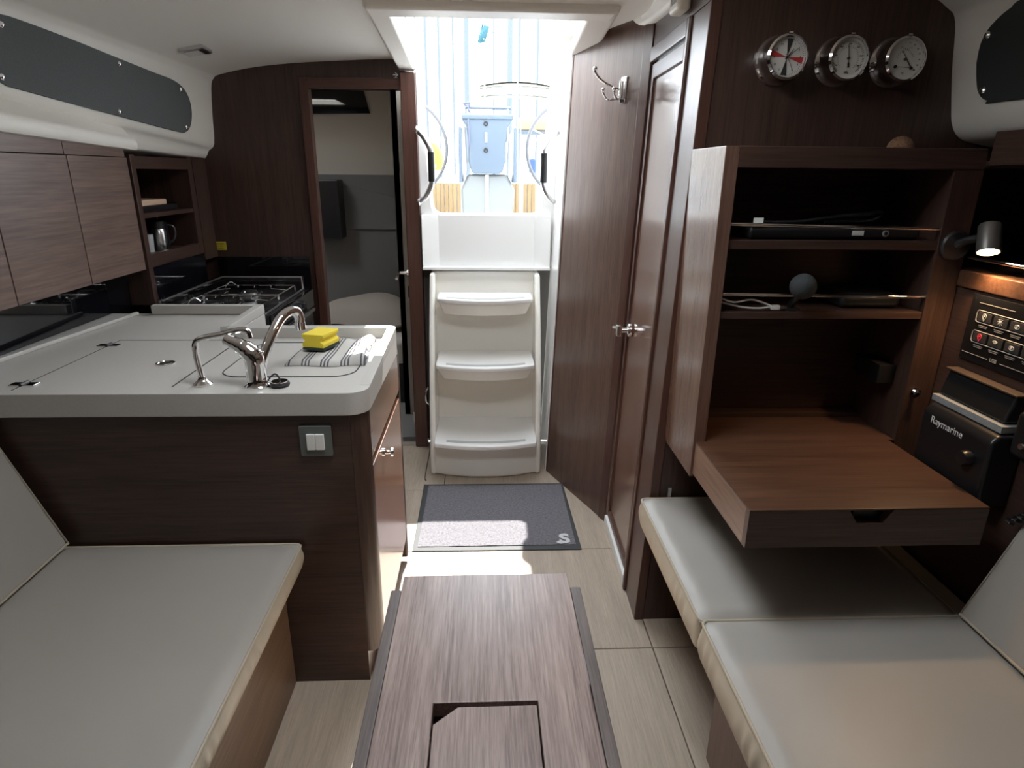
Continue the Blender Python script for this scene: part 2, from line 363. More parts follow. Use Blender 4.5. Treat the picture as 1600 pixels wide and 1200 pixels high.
# rounded bead where the headliner meets the head compartment
def HWX(y): return .487 - (2.22 - y) * .0271 + .032 * 1.78
bd = MB(); PB = [(.352, 2.76, 1.772), (.372, 2.715, 1.768), (.390, 2.67, 1.768), (.402, 2.64, 1.776), (.412, 2.615, 1.792), (.432, 2.565, 1.800), (.47, 2.46, 1.806), (.515, 2.34, 1.808), (.535, 2.25, 1.806), (.538, 2.15, 1.802), (.534, 1.95, 1.793), (.524, 1.68, 1.783)]
PB = smooth_path(PB, 4); vs = []
for i, p in enumerate(PB):
    t_ = (PB[min(i + 1, len(PB) - 1)] - PB[max(i - 1, 0)]); nn = Vector((-t_.y, t_.x, 0)).normalized()
    if nn.x > 0: nn = -nn
    for d_, h_ in ((.0, .0), (.010, .002), (.015, .008), (.017, .016), (.020, .038), (.028, .046), (.045, .052), (.10, .060)):
        q_ = p + nn * d_; vs.append((q_.x, q_.y, min(p.z + h_, ZC(q_.y) + .004)))
    vs.append((p.x + .03, p.y, p.z + .001))
bd.add(vs, [(i * 9 + k, i * 9 + k + 1, (i + 1) * 9 + k + 1, (i + 1) * 9 + k) for i in range(len(PB) - 1) for k in range(7)] + [(i * 9, (i + 1) * 9, (i + 1) * 9 + 8, i * 9 + 8) for i in range(len(PB) - 1)])
bd.build('edge_moulding', LINER, ceiling, ang=60, recalc=True)

# ------------------------------------------------------------------ companionway module
cw = thing('trim_3', 'white moulded companionway with rounded sill and sloping jambs', 'companionway', (.015, 3.0, .92), kind=S)
U = [(-.297, .925), (.335, .925), (.375, 1.86), (.312, 1.86), (.264, 1.22)] + arc(.224, 1.205, .04, 0, -90, 6)[0:] + arc(-.205, 1.205, .04, -90, -180, 6) + [(-.247, 1.22), (-.287, 1.86), (-.297, 1.86)]
MB().prism(U, 'y', 3.0, 3.15).build('sill_panel', GEL, cw, bevel=.006, seg=3)
for a, b in ((-.29, -.212), (.306, .23)):
    MB().prism([(a, 2.955), (a, 3.002), (b, 3.002)], 'z', .925, 1.165).build('side_return', GEL, cw, bevel=.004)
B(-.292, .308, 2.95, 3.0, .915, .93).build('lower_lip', GEL, cw, bevel=.004)
sh = lambda x, y, z: (x + .032 * z, y, z)
B(.283, .30, 2.69, 3.0, 0, 1.83).map(sh).build('side_lining', GEL, cw, bevel=.002)
B(-.30, .36, 3.055, 3.075, 0, .93).build('engine_bulkhead', plain('engine_box', (.10, .09, .085), .7), cw)

# ------------------------------------------------------------------ head compartment: angled panel, wall, door
HA, HB = Vector((.288, 2.69)), Vector((.487, 2.22))
hd_ = (HB - HA).normalized(); hn = Vector((-hd_.y, hd_.x))   # points away from the saloon
wh = thing('wall_head', 'walnut wall of the head compartment angled beside the companionway', 'wall', (.42, 2.4, 0), kind=S)
def angp(t0, t1, d0, d1, z0, z1):
    a = HA + hd_ * t0; b = HA + hd_ * t1
    return MB().prism([tuple(a + hn * d0), tuple(b + hn * d0), tuple(b + hn * d1), tuple(a + hn * d1)], 'z', z0, z1).map(sh)
LN = (HB - HA).length
angp(.012, LN - .052, 0, .03, 0, 1.86).build('angled_panel', wood('head_wall_veneer', 'z', (.075, .040, .030), (.16, .096, .074), .3), wh)
angp(0, .012, -.002, .03, 0, 1.86).build('edge_strip', WR('z'), wh, bevel=.003)
angp(LN - .051, LN, -.004, .03, 0, 1.86).build('corner_post', WR('z'), wh, bevel=.004)
def hw(y0, y1, z0, z1, d0, d1):
    X = lambda y: .487 - (2.22 - y) * .0271
    return MB().hexa([(X(y0) - d1, y0, z0), (X(y0) - d0, y0, z0), (X(y1) - d0, y1, z0), (X(y1) - d1, y1, z0), (X(y0) - d1, y0, z1), (X(y0) - d0, y0, z1), (X(y1) - d0, y1, z1), (X(y1) - d1, y1, z1)]).map(sh)
hw(1.628, 2.217, 1.735, 1.86, -.03, 0).build('header', WZ(), wh)
hw(1.628, 1.772, 0, 1.735, -.03, 0).build('post', WR('z'), wh, bevel=.004)
hw(1.775, 1.80, .0, 1.735, -.03, .008).build('door_jamb', WR('z'), wh, bevel=.006, seg=3)
hw(1.80, 2.215, 1.69, 1.735, -.03, .008).build('door_lintel', WR('y'), wh, bevel=.005)
hw(1.79, 2.215, 0, .038, -.02, .006).build('door_sill', WHITEP, wh, bevel=.004)
d2 = thing('door_2', 'closed walnut head compartment door with recessed panel and chrome handle', 'door', (.48, 2.0, .04), kind=S)
hw(1.803, 1.838, .042, 1.686, -.022, -.002).build('stile', WR('z'), d2, bevel=.004)
hw(2.188, 2.213, .042, 1.686, -.022, -.002).build('stile', WR('z'), d2, bevel=.004)
hw(1.838, 2.188, 1.64, 1.686, -.022, -.002).build('rail', WR('y'), d2, bevel=.004)
hw(1.838, 2.188, .042, .07, -.022, -.002).build('rail', WR('y'), d2, bevel=.004)
hw(1.836, 2.190, .068, 1.642, -.02, -.010).build('door_panel', wood('door_panel_veneer', 'z', (.105, .050, .034), (.20, .105, .072), .13, 190, .6), d2)
hx = .487 + .032 * .825 - .004
dh = MB().lathe([(.024, 0), (.024, .006), (.020, .010), (.010, .012), (.010, .032)], (hx + .006, 2.14, .825), (-1, 0, 0), 24).build('handle', CHROME, d2)
B(hx - .045, hx - .026, 2.125, 2.155, .805, .845).build('thumb_turn', CHROME, dh, bevel=.004)
MB().tube([(hx - .035, 2.14, .835), (hx - .045, 2.172, .828), (hx - .042, 2.205, .822)], [.008, .007, .006]).build('lever', CHROME, dh)

# starboard bulkhead (y = 1.63) carrying the instruments
wb = MB().add([sh(.476, 1.632, 0), (1.58, 1.632, 0), (1.58, 1.632, 1.95), sh(.476, 1.632, 1.95), sh(.476, 1.66, 0), (1.58, 1.66, 0), (1.58, 1.66, 1.95), sh(.476, 1.66, 1.95)], [(0, 1, 2, 3), (7, 6, 5, 4), (0, 4, 5, 1), (1, 5, 6, 2), (2, 6, 7, 3), (3, 7, 4, 0)])
wall_chart = wb.build('wall_chart', WZ(), label='dark walnut bulkhead behind the chart table', cat='wall', kind=S)

# ------------------------------------------------------------------ window shades
def shade(name, pts, thick, mat, buttons, label, nrm):
    t = MB(); n = len(pts); nv = Vector(nrm)
    vs = smooth_path(list(pts) + [pts[0]], 3)[:-1]; n = len(vs)
    t.add([tuple(p) for p in vs] + [tuple(p + nv * thick) for p in vs], [list(range(n))[::-1], list(range(n, 2 * n))] + [(i, (i + 1) % n, n + (i + 1) % n, n + i) for i in range(n)])
    o = t.build(name, mat, None, bevel=.002, seg=2, label=label, cat='window shade')
    for b in buttons:
        q = Vector(b) + nv * (thick - .0005)
        MB().lathe([(.009, 0), (.009, .002), (.006, .005), (.001, .006)], q, nv, 14).build('snap_button', CHROME, o)
    return o
# port: corners in (y, z), x follows the cabin side
def pw_(y, z):
    # interpolate cabin-side x at (y, z)
    a, b = port_pt(4, y), port_pt(6, y); t = (z - a[2]) / (b[2] - a[2]); return (a[0] + (b[0] - a[0]) * t + .002, y, z)
out = [(1.945, 1.735), (1.985, 1.742), (2.2, 1.728), (2.42, 1.708), (2.62, 1.690), (2.72, 1.682), (2.785, 1.665), (2.825, 1.635), (2.845, 1.59), (2.84, 1.54), (2.82, 1.51), (2.79, 1.495), (2.74, 1.494), (2.4, 1.523), (2.0, 1.559), (1.945, 1.566), (1.912, 1.583), (1.902, 1.61), (1.908, 1.68), (1.922, 1.72)]
shade('window_shade', [pw_(*p) for p in out], .006, SHADE, [pw_(1.955, 1.715), pw_(1.935, 1.585), pw_(2.42, 1.69), pw_(2.40, 1.538), pw_(2.775, 1.652), pw_(2.80, 1.515)], 'light grey cloth window shade with snap buttons above the galley cabinets', (1, -.1, 0))
def sw_(y, z):
    a, b = star_pt(8, y), star_pt(5, y); t = (z - a[2]) / (b[2] - a[2]); return (a[0] + (b[0] - a[0]) * t - .004, y, z)
out = [(1.555, 1.60), (1.553, 1.565), (1.545, 1.535), (1.52, 1.518), (1.47, 1.513), (.9, 1.53), (.9, 1.73), (1.40, 1.708), (1.47, 1.695), (1.52, 1.67), (1.545, 1.64)]
shade('window_shade', [sw_(*p) for p in out], .006, SHADED, [sw_(1.527, 1.652), sw_(1.533, 1.54)], 'charcoal cloth window shade beside the instruments', (-1, -.08, 0))

# ------------------------------------------------------------------ companionway steps
st = thing('companionway_steps', 'white moulded companionway steps with three curved treads', 'steps', (0, 2.8, 0))
def nose(x, yf, yc):   # curved front edge: yf at the corners, yc at the centre
    t = min(1, abs(x) / .23); return yc + (yf - yc) * t ** 2.2
def tread_poly(hw_, yf, yc, yb, off=0):
    xs_ = [-hw_ + 2 * hw_ * i / 20 for i in range(21)]
    front = [(x, nose(x, yf, yc) + off) for x in xs_]
    return [(-hw_ + .0, yb)] + [(-hw_, yf + .03)] + [(x * .985, y) for x, y in front] + [(hw_, yf + .03), (hw_, yb)]
prof = [(2.655, 0), (2.655, .165), (2.72, .40), (2.80, .65), (2.92, .905), (3.045, .905), (3.045, 0)]
for s_ in (-1, 1):
    MB().prism(prof, 'x', s_ * .258, s_ * .232).build('cheek', STEP, st, bevel=.012, seg=3)
bk = MB().hexa([(-.235, 2.90, .15), (.235, 2.90, .15), (.235, 3.04, .15), (-.235, 3.04, .15), (-.235, 2.99, .905), (.235, 2.99, .905), (.235, 3.04, .905), (-.235, 3.04, .905)])
bk.build('back_shell', STEP, st, bevel=.006)
MB().prism(tread_poly(.246, 2.66, 2.618, 3.03), 'z', 0, .168).build('base_box', STEP, st, bevel=.014, seg=3)
ANTI = plain('grey_antislip', (.42, .43, .42), .7)
for z, yf, yc, yb, h, hwid, under in ((.192, 2.59, 2.553, 2.93, .024, .235, 0), (.526, 2.705, 2.653, 2.95, .022, .226, .055), (.808, 2.83, 2.765, 2.985, .022, .222, .06)):
    t = MB().prism(tread_poly(hwid, yf, yc, yb), 'z', z - h, z).build('tread', GEL, st, bevel=.007, seg=3)
    if under:
        u = tread_poly(hwid - .006, yf + .012, yc + .012, yb); w = tread_poly(hwid - .03, yf + .05, yc + .05, yb)
        k = len(u)
        MB().add([(x, y, z - h) for x, y in u] + [(x, y, z - h - under) for x, y in w], [list(range(k)), list(range(k, 2 * k))[::-1]] + [(i, k + i, k + (i + 1) % k, (i + 1) % k) for i in range(k)]).build('tread_apron', STEP, st, bevel=.006, seg=2)
    xs_ = [-.178 + .36 * i / 14 for i in range(15)]
    g = [(x, nose(x, yf, yc) + .030) for x in xs_] + [(x, nose(x, yf, yc) + .052) for x in xs_[::-1]]
    MB().prism(g, 'z', z + .0002, z + .0015).build('grip_strip', ANTI, t)
MB().tube(smooth_path([(-.262, 2.70, .42), (-.272, 2.69, .40), (-.272, 2.69, .36), (-.262, 2.70, .34)]), .003, 8).build('lift_ring', CHROME, st)
MB().tube(smooth_path([(-.275, 2.60, .002), (-.283, 2.62, .002), (-.285, 2.75, .002), (-.285, 2.99, .002)]), .002, 6).build('hatch_seal', GASK, st)

# grab handles on the companionway jambs
for sx, lab in ((-1, 'curved chrome grab handle beside the aft cabin doorway'), (1, 'curved chrome grab handle beside the angled walnut panel')):
    x0 = -.297 if sx < 0 else .326; d = .062
    t = thing('grab_handle', lab, 'handle', (x0, 2.94, 1.22), 'companionway grab handles')
    P = [(x0, 2.955, 1.525), (x0 - sx * d * .4, 2.945, 1.505), (x0 - sx * d * .85, 2.94, 1.46), (x0 - sx * d, 2.94, 1.42), (x0 - sx * d, 2.94, 1.32), (x0 - sx * d * .9, 2.94, 1.285), (x0 - sx * d * .5, 2.945, 1.245), (x0, 2.955, 1.222)]
    MB().tube(smooth_path(P), .0125, 12).build('tube', STEEL, t)
    MB().tube([(x0 - sx * d, 2.94, 1.435), (x0 - sx * d, 2.94, 1.375), (x0 - sx * d, 2.94, 1.31)], .0155, 12).build('grip', BLACK, t, bevel=.003)
    for z in (1.525, 1.222):
        MB().lathe([(.018, 0), (.018, .004), (.012, .008)], (x0 + sx * .001, 2.955, z), (-sx, 0, 0), 16).build('flange', STEEL, t)

# ------------------------------------------------------------------ galley base cabinet
gc = thing('galley_cabinet', 'walnut galley base cabinet with drawer and door facing the aisle', 'cabinet', (-.8, 1.7, 0))
B(-1.36, -.326, 1.405, 1.425, .0, .80).build('front_panel', WX(), gc)
MB().prism([(-.3255, 1.405)] + arc(-.325, 1.445, .04, -90, 0, 8) + [(-.3255, 1.445)], 'z', .1, .80).build('corner_post', WZ(), gc)
B(-.345, -.326, 1.425, 1.98, 0, .10).build('toe_kick', WX(), gc)
B(-.345, -.306, 1.445, 1.985, .10, .80).build('carcass', WZ(), gc)
B(-.345, -.285, 1.962, 1.985, .02, .80).build('end_post', WZ(), gc, bevel=.006)
B(-.83, -.345, 1.965, 1.985, 0, .80).build('end_panel', WZ(), gc)
WG = wood('galley_front_veneer', 'y', (.16, .075, .045), (.30, .16, .10), .2, 150)
dr = B(-.306, -.286, 1.448, 1.960, .665, .797).build('drawer', WG, gc, bevel=.002)
dr2 = B(-.306, -.286, 1.448, 1.960, .105, .640).build('door', WG, gc, bevel=.004)
MB().lathe([(.012, 0), (.012, .004), (.006, .006), (.006, .016), (.013, .022), (.012, .027), (.003, .029)], (-.286, 1.61, .605), (1, 0, 0), 18).build('knob', CHROME, dr2)

# worktop: L-shaped laminate slab with raised fiddles
wt = thing('worktop', 'pale grey laminate galley worktop with raised fiddles', 'worktop', (-.8, 1.75, .80))
poly = [(-1.42, 1.392), (-.335, 1.392)] + arc(-.33, 1.442, .05, -90, 0, 8)[1:] + [(-.28, 1.90)] + arc(-.31, 1.92, .03, 0, 90, 5) + [(-.80, 1.95), (-.80, 2.265), (-1.42, 2.265)]
MB().prism(poly, 'z', .80, .858).build('slab', WORK, wt, bevel=.003)
fid = MB()   # fiddle along the sink end: height falls to nothing at the aisle corner
def fp(pts): 
    # pts: list of (xo, yo, xi, yi, h)
    vs = []
    for xo, yo, xi, yi, h in pts: vs += [(xo, yo, .8582), (xi, yi, .8582), (xo, yo, .8582 + h), (xi, yi, .8582 + h)]
    fs = []
    for i in range(len(pts) - 1):
        a, b = i * 4, i * 4 + 4
        fs += [(a, a + 2, b + 2, b), (a + 1, b + 1, b + 3, a + 3), (a + 2, a + 3, b + 3, b + 2), (a, b, b + 1, a + 1)]
    fs += [(0, 1, 3, 2), (len(vs) - 4, len(vs) - 2, len(vs) - 1, len(vs) - 3)]
    return MB().add(vs, fs)
a1 = arc(-.31, 1.92, .03, 0, 90, 5); a2 = arc(-.314, 1.905, .008, 0, 90, 5)
pts = [(-.28, 1.45, -.306, 1.45, .0006), (-.28, 1.6, -.306, 1.6, .010), (-.28, 1.75, -.306, 1.75, .021)] + [(p[0], p[1], q[0], q[1], .030) for p, q in zip(a1, a2)] + [(-.80, 1.95, -.80, 1.913, .030)]
fp(pts).build('fiddle', WORKE, wt, bevel=.004, seg=2)
fp([(-.80, 1.95, -.828, 1.935, .030), (-.80, 2.268, -.828, 2.24, .034), (-1.19, 2.268, -1.19, 2.24, .034)]).build('fiddle', WORKE, wt, bevel=.004)
fp([(-1.325, 1.2 + .2, -1.312, 1.4, .012), (-1.245, 2.24, -1.232, 2.24, .012)]).build('hull_upstand', WORKE, wt, bevel=.003)
def seal(pts, closed=False, w=.0016):
    return MB().tube([(x, y, .8585) for x, y in pts], w, 6, closed).build('lid_seal', GASK, wt)
seal(rrect(-.675, -.335, 1.515, 1.85, .055), True)
seal([(-.748, 1.44), (-.748, 1.86)]); seal([(-.78, 1.882), (-1.105, 1.882), (-1.105, 1.42)], w=.0009)
for x, y in ((-.856, 1.636),):
    f = MB().lathe([(.024, 0), (.024, .002), (.018, .003), (.017, .0012), (.001, .0012)], (x, y, .8582), (0, 0, 1), 24).build('finger_pull', CHROME, wt)
    MB().lathe([(.014, 0), (.014, .0006)], (x, y, .8596), (0, 0, 1), 20).build('pull_hole', BLACK, f)
for x, y in ((-1.105, 1.82), (-1.105, 1.463)):
    h = MB().box(x - .03, x + .03, y - .012, y + .012, .8582, .861).build('lid_hinge', CHROME, wt, bevel=.001)
    MB().tube([(x, y - .014, .8615), (x, y + .014, .8615)], .004, 8).build('hinge_pin', BLACK, h)

# mixer tap, water tap, sink plug, sponge, tea towel
tp = thing('mixer_tap', 'chrome mixer tap with lever handle beside the sink lid', 'tap', (-.548, 1.445, .8585))
MB().lathe([(.030, 0), (.030, .003), (.025, .008), (.0235, .02), (.0225, .055), (.0235, .07), (.020, .085), (.010, .09)], (-.548, 1.445, .8585), (0, 0, 1), 28).build('body', CHROME, tp)
MB().tube(smooth_path([(-.545, 1.445, .925), (-.560, 1.445, .945), (-.585, 1.445, .962), (-.612, 1.445, .975)]), [.024] * 6 + [.022] * 3 + [.019] * 3 + [.0165] * 3 + [.014] * 3 + [.010], 14).build('lever', CHROME, tp)
MB().tube(smooth_path([(-.538, 1.455, .905), (-.525, 1.475, .95), (-.505, 1.515, 1.0), (-.490, 1.545, 1.017), (-.476, 1.565, 1.016), (-.471, 1.572, 1.0), (-.471, 1.573, .985)]), .0125, 14).build('spout', CHROME, tp)
MB().lathe([(.014, 0), (.014, .018), (.010, .02)], (-.471, 1.573, .986), (0, 0, -1), 18).build('aerator', CHROME, tp)
t2 = thing('water_tap', 'slim bent chrome water tap beside the mixer tap', 'tap', (-.682, 1.457, .8585))
MB().lathe([(.022, 0), (.022, .003), (.014, .010), (.010, .014), (.009, .02)], (-.682, 1.457, .8585), (0, 0, 1), 24).build('base', CHROME, t2)
MB().tube(smooth_path([(-.682, 1.457, .875), (-.688, 1.457, .93), (-.684, 1.457, .962), (-.665, 1.457, .974), (-.62, 1.457, .983), (-.575, 1.457, .994), (-.560, 1.457, .990), (-.556, 1.457, .975)]), .0075, 12).build('pipe', CHROME, t2)
pg = thing('sink_plug', 'black rubber sink plug with bead chain at the foot of the mixer tap', 'plug', (-.497, 1.445, .8585))
MB().lathe([(.022, 0), (.024, .005), (.022, .009), (.012, .011)], (-.495, 1.445, .8588), (0, 0, 1), 24).build('stopper', GASK, pg)
MB().lathe([(.019, 0), (.019, .002), (.004, .003)], (-.495, 1.445, .8695), (0, 0, 1), 20).build('cap', CHROME, pg)
ch = MB()
for i in range(12):
    a = i / 11; ch.ball((-.495 - .028 * a, 1.447 + .008 * math.sin(4 * a), .876 + .012 * math.sin(math.pi * a) - .006 * a), .0026, 8, 6)
ch.build('bead_chain', BLACK, pg)

def towel_mat():
    m, nt, b = nmat('striped_cotton'); L = nt.links
    tc = nt.nodes.new('ShaderNodeTexCoord'); sx = nt.nodes.new('ShaderNodeSeparateXYZ'); L.new(tc.outputs['Object'], sx.inputs[0])
    def mth(op, a, b_=None):
        n_ = nt.nodes.new('ShaderNodeMath'); n_.operation = op
        for i, q in enumerate((a, b_)):
            if q is None: continue
            if isinstance(q, (int, float)): n_.inputs[i].default_value = q
            else: L.new(q, n_.inputs[i])
        return n_.outputs[0]
    ph = mth('MODULO', mth('ADD', sx.outputs['X'], 1.0), .052)
    a = mth('MULTIPLY', mth('LESS_THAN', ph, .024), mth('LESS_THAN', mth('MODULO', ph, .009), .0045))
    r = nt.nodes.new('ShaderNodeMix'); r.data_type = 'RGBA'
    r.inputs[6].default_value = (.50, .485, .46, 1); r.inputs[7].default_value = (.10, .10, .115, 1); L.new(a, r.inputs[0]); L.new(r.outputs[2], b.inputs['Base Color'])
    b.inputs['Roughness'].default_value = .95
    return m
TW = towel_mat()
def towel(u, v, top):
    x = -.53 + .20 * u; y = 1.605 + .255 * v + .006 * math.sin(9 * u)
    x += .012 * math.sin(5 * v + 1) * (u - .2)
    h = .013 + .0035 * math.sin(17 * u + 5 * v) * v + (.014 * max(0, u - .72) / .28 * (1 + .5 * math.sin(20 * v)) if u > .72 else 0)
    e = min(1, min(u, 1 - u) * 16) ** .5 * min(1, min(v, 1 - v) * 16) ** .5
    return (x, y, .8588 + (h * (.25 + .75 * e) if top else .0003))
tl = MB().grid(lambda u, v: towel(u, v, True), 40, 30).grid(lambda u, v: towel(u, v, False), 40, 30)
k = 41 * 31
def ring(): return [i * 31 for i in range(41)] + [40 * 31 + j for j in range(1, 31)] + [i * 31 + 30 for i in range(39, -1, -1)] + [j for j in range(29, 0, -1)]
rg = ring(); tl.f += [[rg[i], rg[(i + 1) % len(rg)], rg[(i + 1) % len(rg)] + k, rg[i] + k] for i in range(len(rg))]; tl.mi += [0] * len(rg)
tl.build('tea_towel', TW, ang=60, label='folded white tea towel with grey stripes on the worktop', cat='towel')
sp = thing('sponge', 'yellow scouring sponge with waisted sides lying on the striped towel', 'sponge', (-.465, 1.735, .877))
prf = [(-.033, .008), (.033, .008), (.033, .020), (.025, .025), (.025, .031), (.033, .036), (.033, .046), (-.033, .046), (-.033, .036), (-.025, .031), (-.025, .025), (-.033, .020)]
rot = Matrix.Rotation(R(-16), 3, 'Z')
def spm(x, y, z): v = rot @ Vector((x, y, 0)); return (-.465 + v.x, 1.735 + v.y, .877 + z)
SPG = plain('yellow_foam', (.80, .62, .05), .9, bump=.6, bscale=500)
MB().prism(prf, 'y', -.045, .045).map(spm).build('foam', SPG, sp, bevel=.003)
MB().box(-.033, .033, -.045, .045, 0, .008).map(spm).build('scour_pad', plain('dark_scour_pad', (.03, .045, .035), .95, bump=.8, bscale=600), sp, bevel=.002)

# light switch on the galley end panel
sw = thing('light_switch', 'double white rocker switch in a grey frame on the galley panel', 'switch', (-.409, 1.404, .733))
fr = MB().prism(rrect(-.447, -.371, .694, .772, .003), 'y', 1.396, 1.4045).build('frame', plain('grey_green_frame', (.12, .135, .125), .4), sw, bevel=.0015)
for x0, x1 in ((-.430, -.4095), (-.4085, -.388)):
    B(x0, x1, 1.391, 1.397, .712, .753).build('rocker', WHITEP, sw, bevel=.0015)

# ------------------------------------------------------------------ galley splashbacks
B(-1.345, -1.335, 1.2, 2.39, .86, 1.05).map(lambda x, y, z: (x + .0 * y, y, z)).build('hull_splashback', BGLASS, None, label='glossy black splashback under the wall cabinets', cat='splashback')
B(-1.262, -1.254, 2.426, 2.884, .80, .998).build('stove_splashback', BGLASS, label='glossy black splashback below the open shelf beside the stove', cat='splashback')
B(-1.25, -.828, 3.006, 3.016, .76, .967).build('bulkhead_splashback', BGLASS, label='mirror-black splashback on the walnut bulkhead behind the stove', cat='splashback')

# ------------------------------------------------------------------ port wall cabinets and open shelf
for i, (y0, y1, lab) in enumerate(((2.042, 2.372, 'walnut wall cabinet next to the open shelf'), (1.708, 2.038, 'walnut wall cabinet second from the open shelf'), (1.374, 1.704, 'walnut wall cabinet third from the open shelf'))):
    c = thing('wall_cabinet', lab, 'cabinet', (-1.45, (y0 + y1) / 2, 1.0), 'wall cabinets over the worktop')
    B(-1.66, -1.268, y0, y1, 1.005, 1.385).build('body', WY(), c)
    ztop = lambda y: 1.437 - .038 * (y - 1.787) - .035
    B(-1.2675, -1.25, y0, y1, 1.0, 1.388).build('door', WC(), c, bevel=.0015)
    MB().hexa([(-1.30, y0, 1.391), (-1.256, y0, 1.391), (-1.256, y1, 1.391), (-1.30, y1, 1.391), (-1.30, y0, ztop(y0) + .036), (-1.256, y0, ztop(y0) + .036), (-1.256, y1, ztop(y1) + .036), (-1.30, y1, ztop(y1) + .036)]).build('fascia', WC(), c)
# second-last cabinet run out of view is not built
os_ = thing('open_shelf', 'walnut open shelf unit with two bays between cabinets and bulkhead', 'shelf', (-1.42, 2.65, .87))
B(-1.66, -1.25, 2.392, 2.424, .862, 1.40).build('side_panel', WZ(), os_, bevel=.002)
B(-1.66, -1.252, 2.84, 2.885, 1.0, 1.40).build('side_panel', WZ(), os_, bevel=.002)
B(-1.275, -1.252, 2.424, 2.84, 1.352, 1.395).build('top_rail', WY(), os_)
B(-1.275, -1.252, 2.424, 2.84, 1.0, 1.047).build('bottom_rail', WY(), os_)
B(-1.62, -1.254, 2.424, 2.84, 1.022, 1.036).build('shelf_board', WY(), os_)
B(-1.62, -1.254, 2.424, 2.84, 1.178, 1.194).build('shelf_board', WY(), os_)
B(-1.62, -1.254, 2.424, 2.84, 1.365, 1.38).build('top_board', WY(), os_)
B(-1.635, -1.62, 2.424, 2.84, 1.0, 1.39).build('back', WY(), os_)
B(-1.275, -1.25, 2.886, 3.018, .968, 1.40).build('filler_strip', WZ(), os_)
tray = MB().prism(rrect(-1.50, -1.29, 2.47, 2.80, .03), 'z', 1.1945, 1.216).build('serving_tray', BLACK, bevel=.004, label='black tray on the middle board of the open shelf', cat='tray')
MB().prism(rrect(-1.47, -1.30, 2.49, 2.72, .012), 'z', 1.2165, 1.238).build('chopping_board', wood('pale_beech', 'y', (.55, .36, .24), (.72, .52, .38), .5, 90), bevel=.004, label='pale wooden chopping board lying on the black tray', cat='board')
th = thing('vacuum_flask', 'brushed steel vacuum flask with black cap in the lower shelf bay', 'flask', (-1.33, 2.665, 1.0365))
MB().lathe([(.026, 0), (.028, .004), (.028, .075), (.024, .085)], (-1.33, 2.665, 1.0365), (0, 0, 1), 24).build('body', STEEL, th)
MB().lathe([(.025, 0), (.026, .004), (.025, .028), (.020, .032)], (-1.33, 2.665, 1.1217), (0, 0, 1), 24).build('cap', BLACK, th)
MB().lathe([(.022, 0), (.026, .003), (.030, .07), (.0285, .07), (.025, .006), (.002, .005)], (-1.34, 2.575, 1.0365), (0, 0, 1), 24).build('cup', plain('frosted_cup', (.45, .46, .46), .3), label='frosted cup beside the steel flask in the shelf', cat='cup')
kt = thing('coffee_press', 'black coffee press with looped handle in the lower shelf bay', 'coffee press', (-1.36, 2.76, 1.0365))
MB().lathe([(.034, 0), (.036, .004), (.036, .10), (.038, .104), (.030, .115), (.004, .118), (.004, .128)], (-1.37, 2.75, 1.0365), (0, 0, 1), 24).build('jug', BLACK, kt)
MB().tube(smooth_path([(-1.337, 2.757, 1.13), (-1.318, 2.765, 1.125), (-1.312, 2.768, 1.10), (-1.32, 2.765, 1.07), (-1.337, 2.758, 1.055)]), .005, 10).build('handle', DSTEEL, kt)

# ------------------------------------------------------------------ stove
sv = thing('gimballed_stove', 'black gas stove with steel pan supports and knobs beside the bulkhead', 'stove', (-1.0, 2.6, .30))
B(-1.20, -.80, 2.31, 2.86, .30, .80).build('oven_body', BLACK, sv, bevel=.006)
of = B(-.80, -.785, 2.33, 2.84, .36, .745).build('oven_door', BGLASS, sv, bevel=.004)
MB().tube([(-.765, 2.40, .765), (-.765, 2.78, .765)], .008, 10).build('oven_handle', STEEL, sv)
hob = MB().box(-1.18, -.80, 2.30, 2.86, .80, .842).build('hob_plate', plain('hob_enamel', (.03, .03, .032), .12, .4), sv, bevel=.004)
tray_m = plain('dark_mirror_steel', (.18, .18, .185), .12, 1)
B(-1.19, -1.175, 2.295, 2.865, .80, .902).build('hob_rim', tray_m, sv, bevel=.003)
B(-1.19, -.82, 2.85, 2.866, .80, .902).build('hob_rim', tray_m, sv, bevel=.003)
MB().tube([(-1.172, 2.31, .898), (-1.172, 2.845, .898), (-.825, 2.845, .898), (-.822, 2.845, .845), (-.812, 2.31, .847)], .004, 8).build('fiddle_rail', STEEL, sv)
B(-.80, -.782, 2.31, 2.86, .765, .842).build('control_panel', BGLASS, sv, bevel=.003)
for y in (2.42, 2.50, 2.58, 2.66):
    kn = MB().lathe([(.016, 0), (.016, .01), (.013, .02), (.002, .021)], (-.782, y, .812), (1, 0, 0), 16).build('knob', BLACK, sv)
    B(-.7625, -.760, y - .002, y + .002, .812, .826).build('knob_mark', STEEL, kn)
for x, y, r in ((-1.07, 2.45, .036), (-.93, 2.48, .028), (-1.0, 2.68, .042)):
    b_ = MB().lathe([(r, 0), (r, .010), (r * .8, .014), (r * .8, .018), (.002, .020)], (x, y, .842), (0, 0, 1), 24).build('burner', STEEL, sv)
    MB().lathe([(r * .72, 0), (r * .72, .006), (.002, .008)], (x, y, .860), (0, 0, 1), 20).build('burner_cap', BLACK, b_)
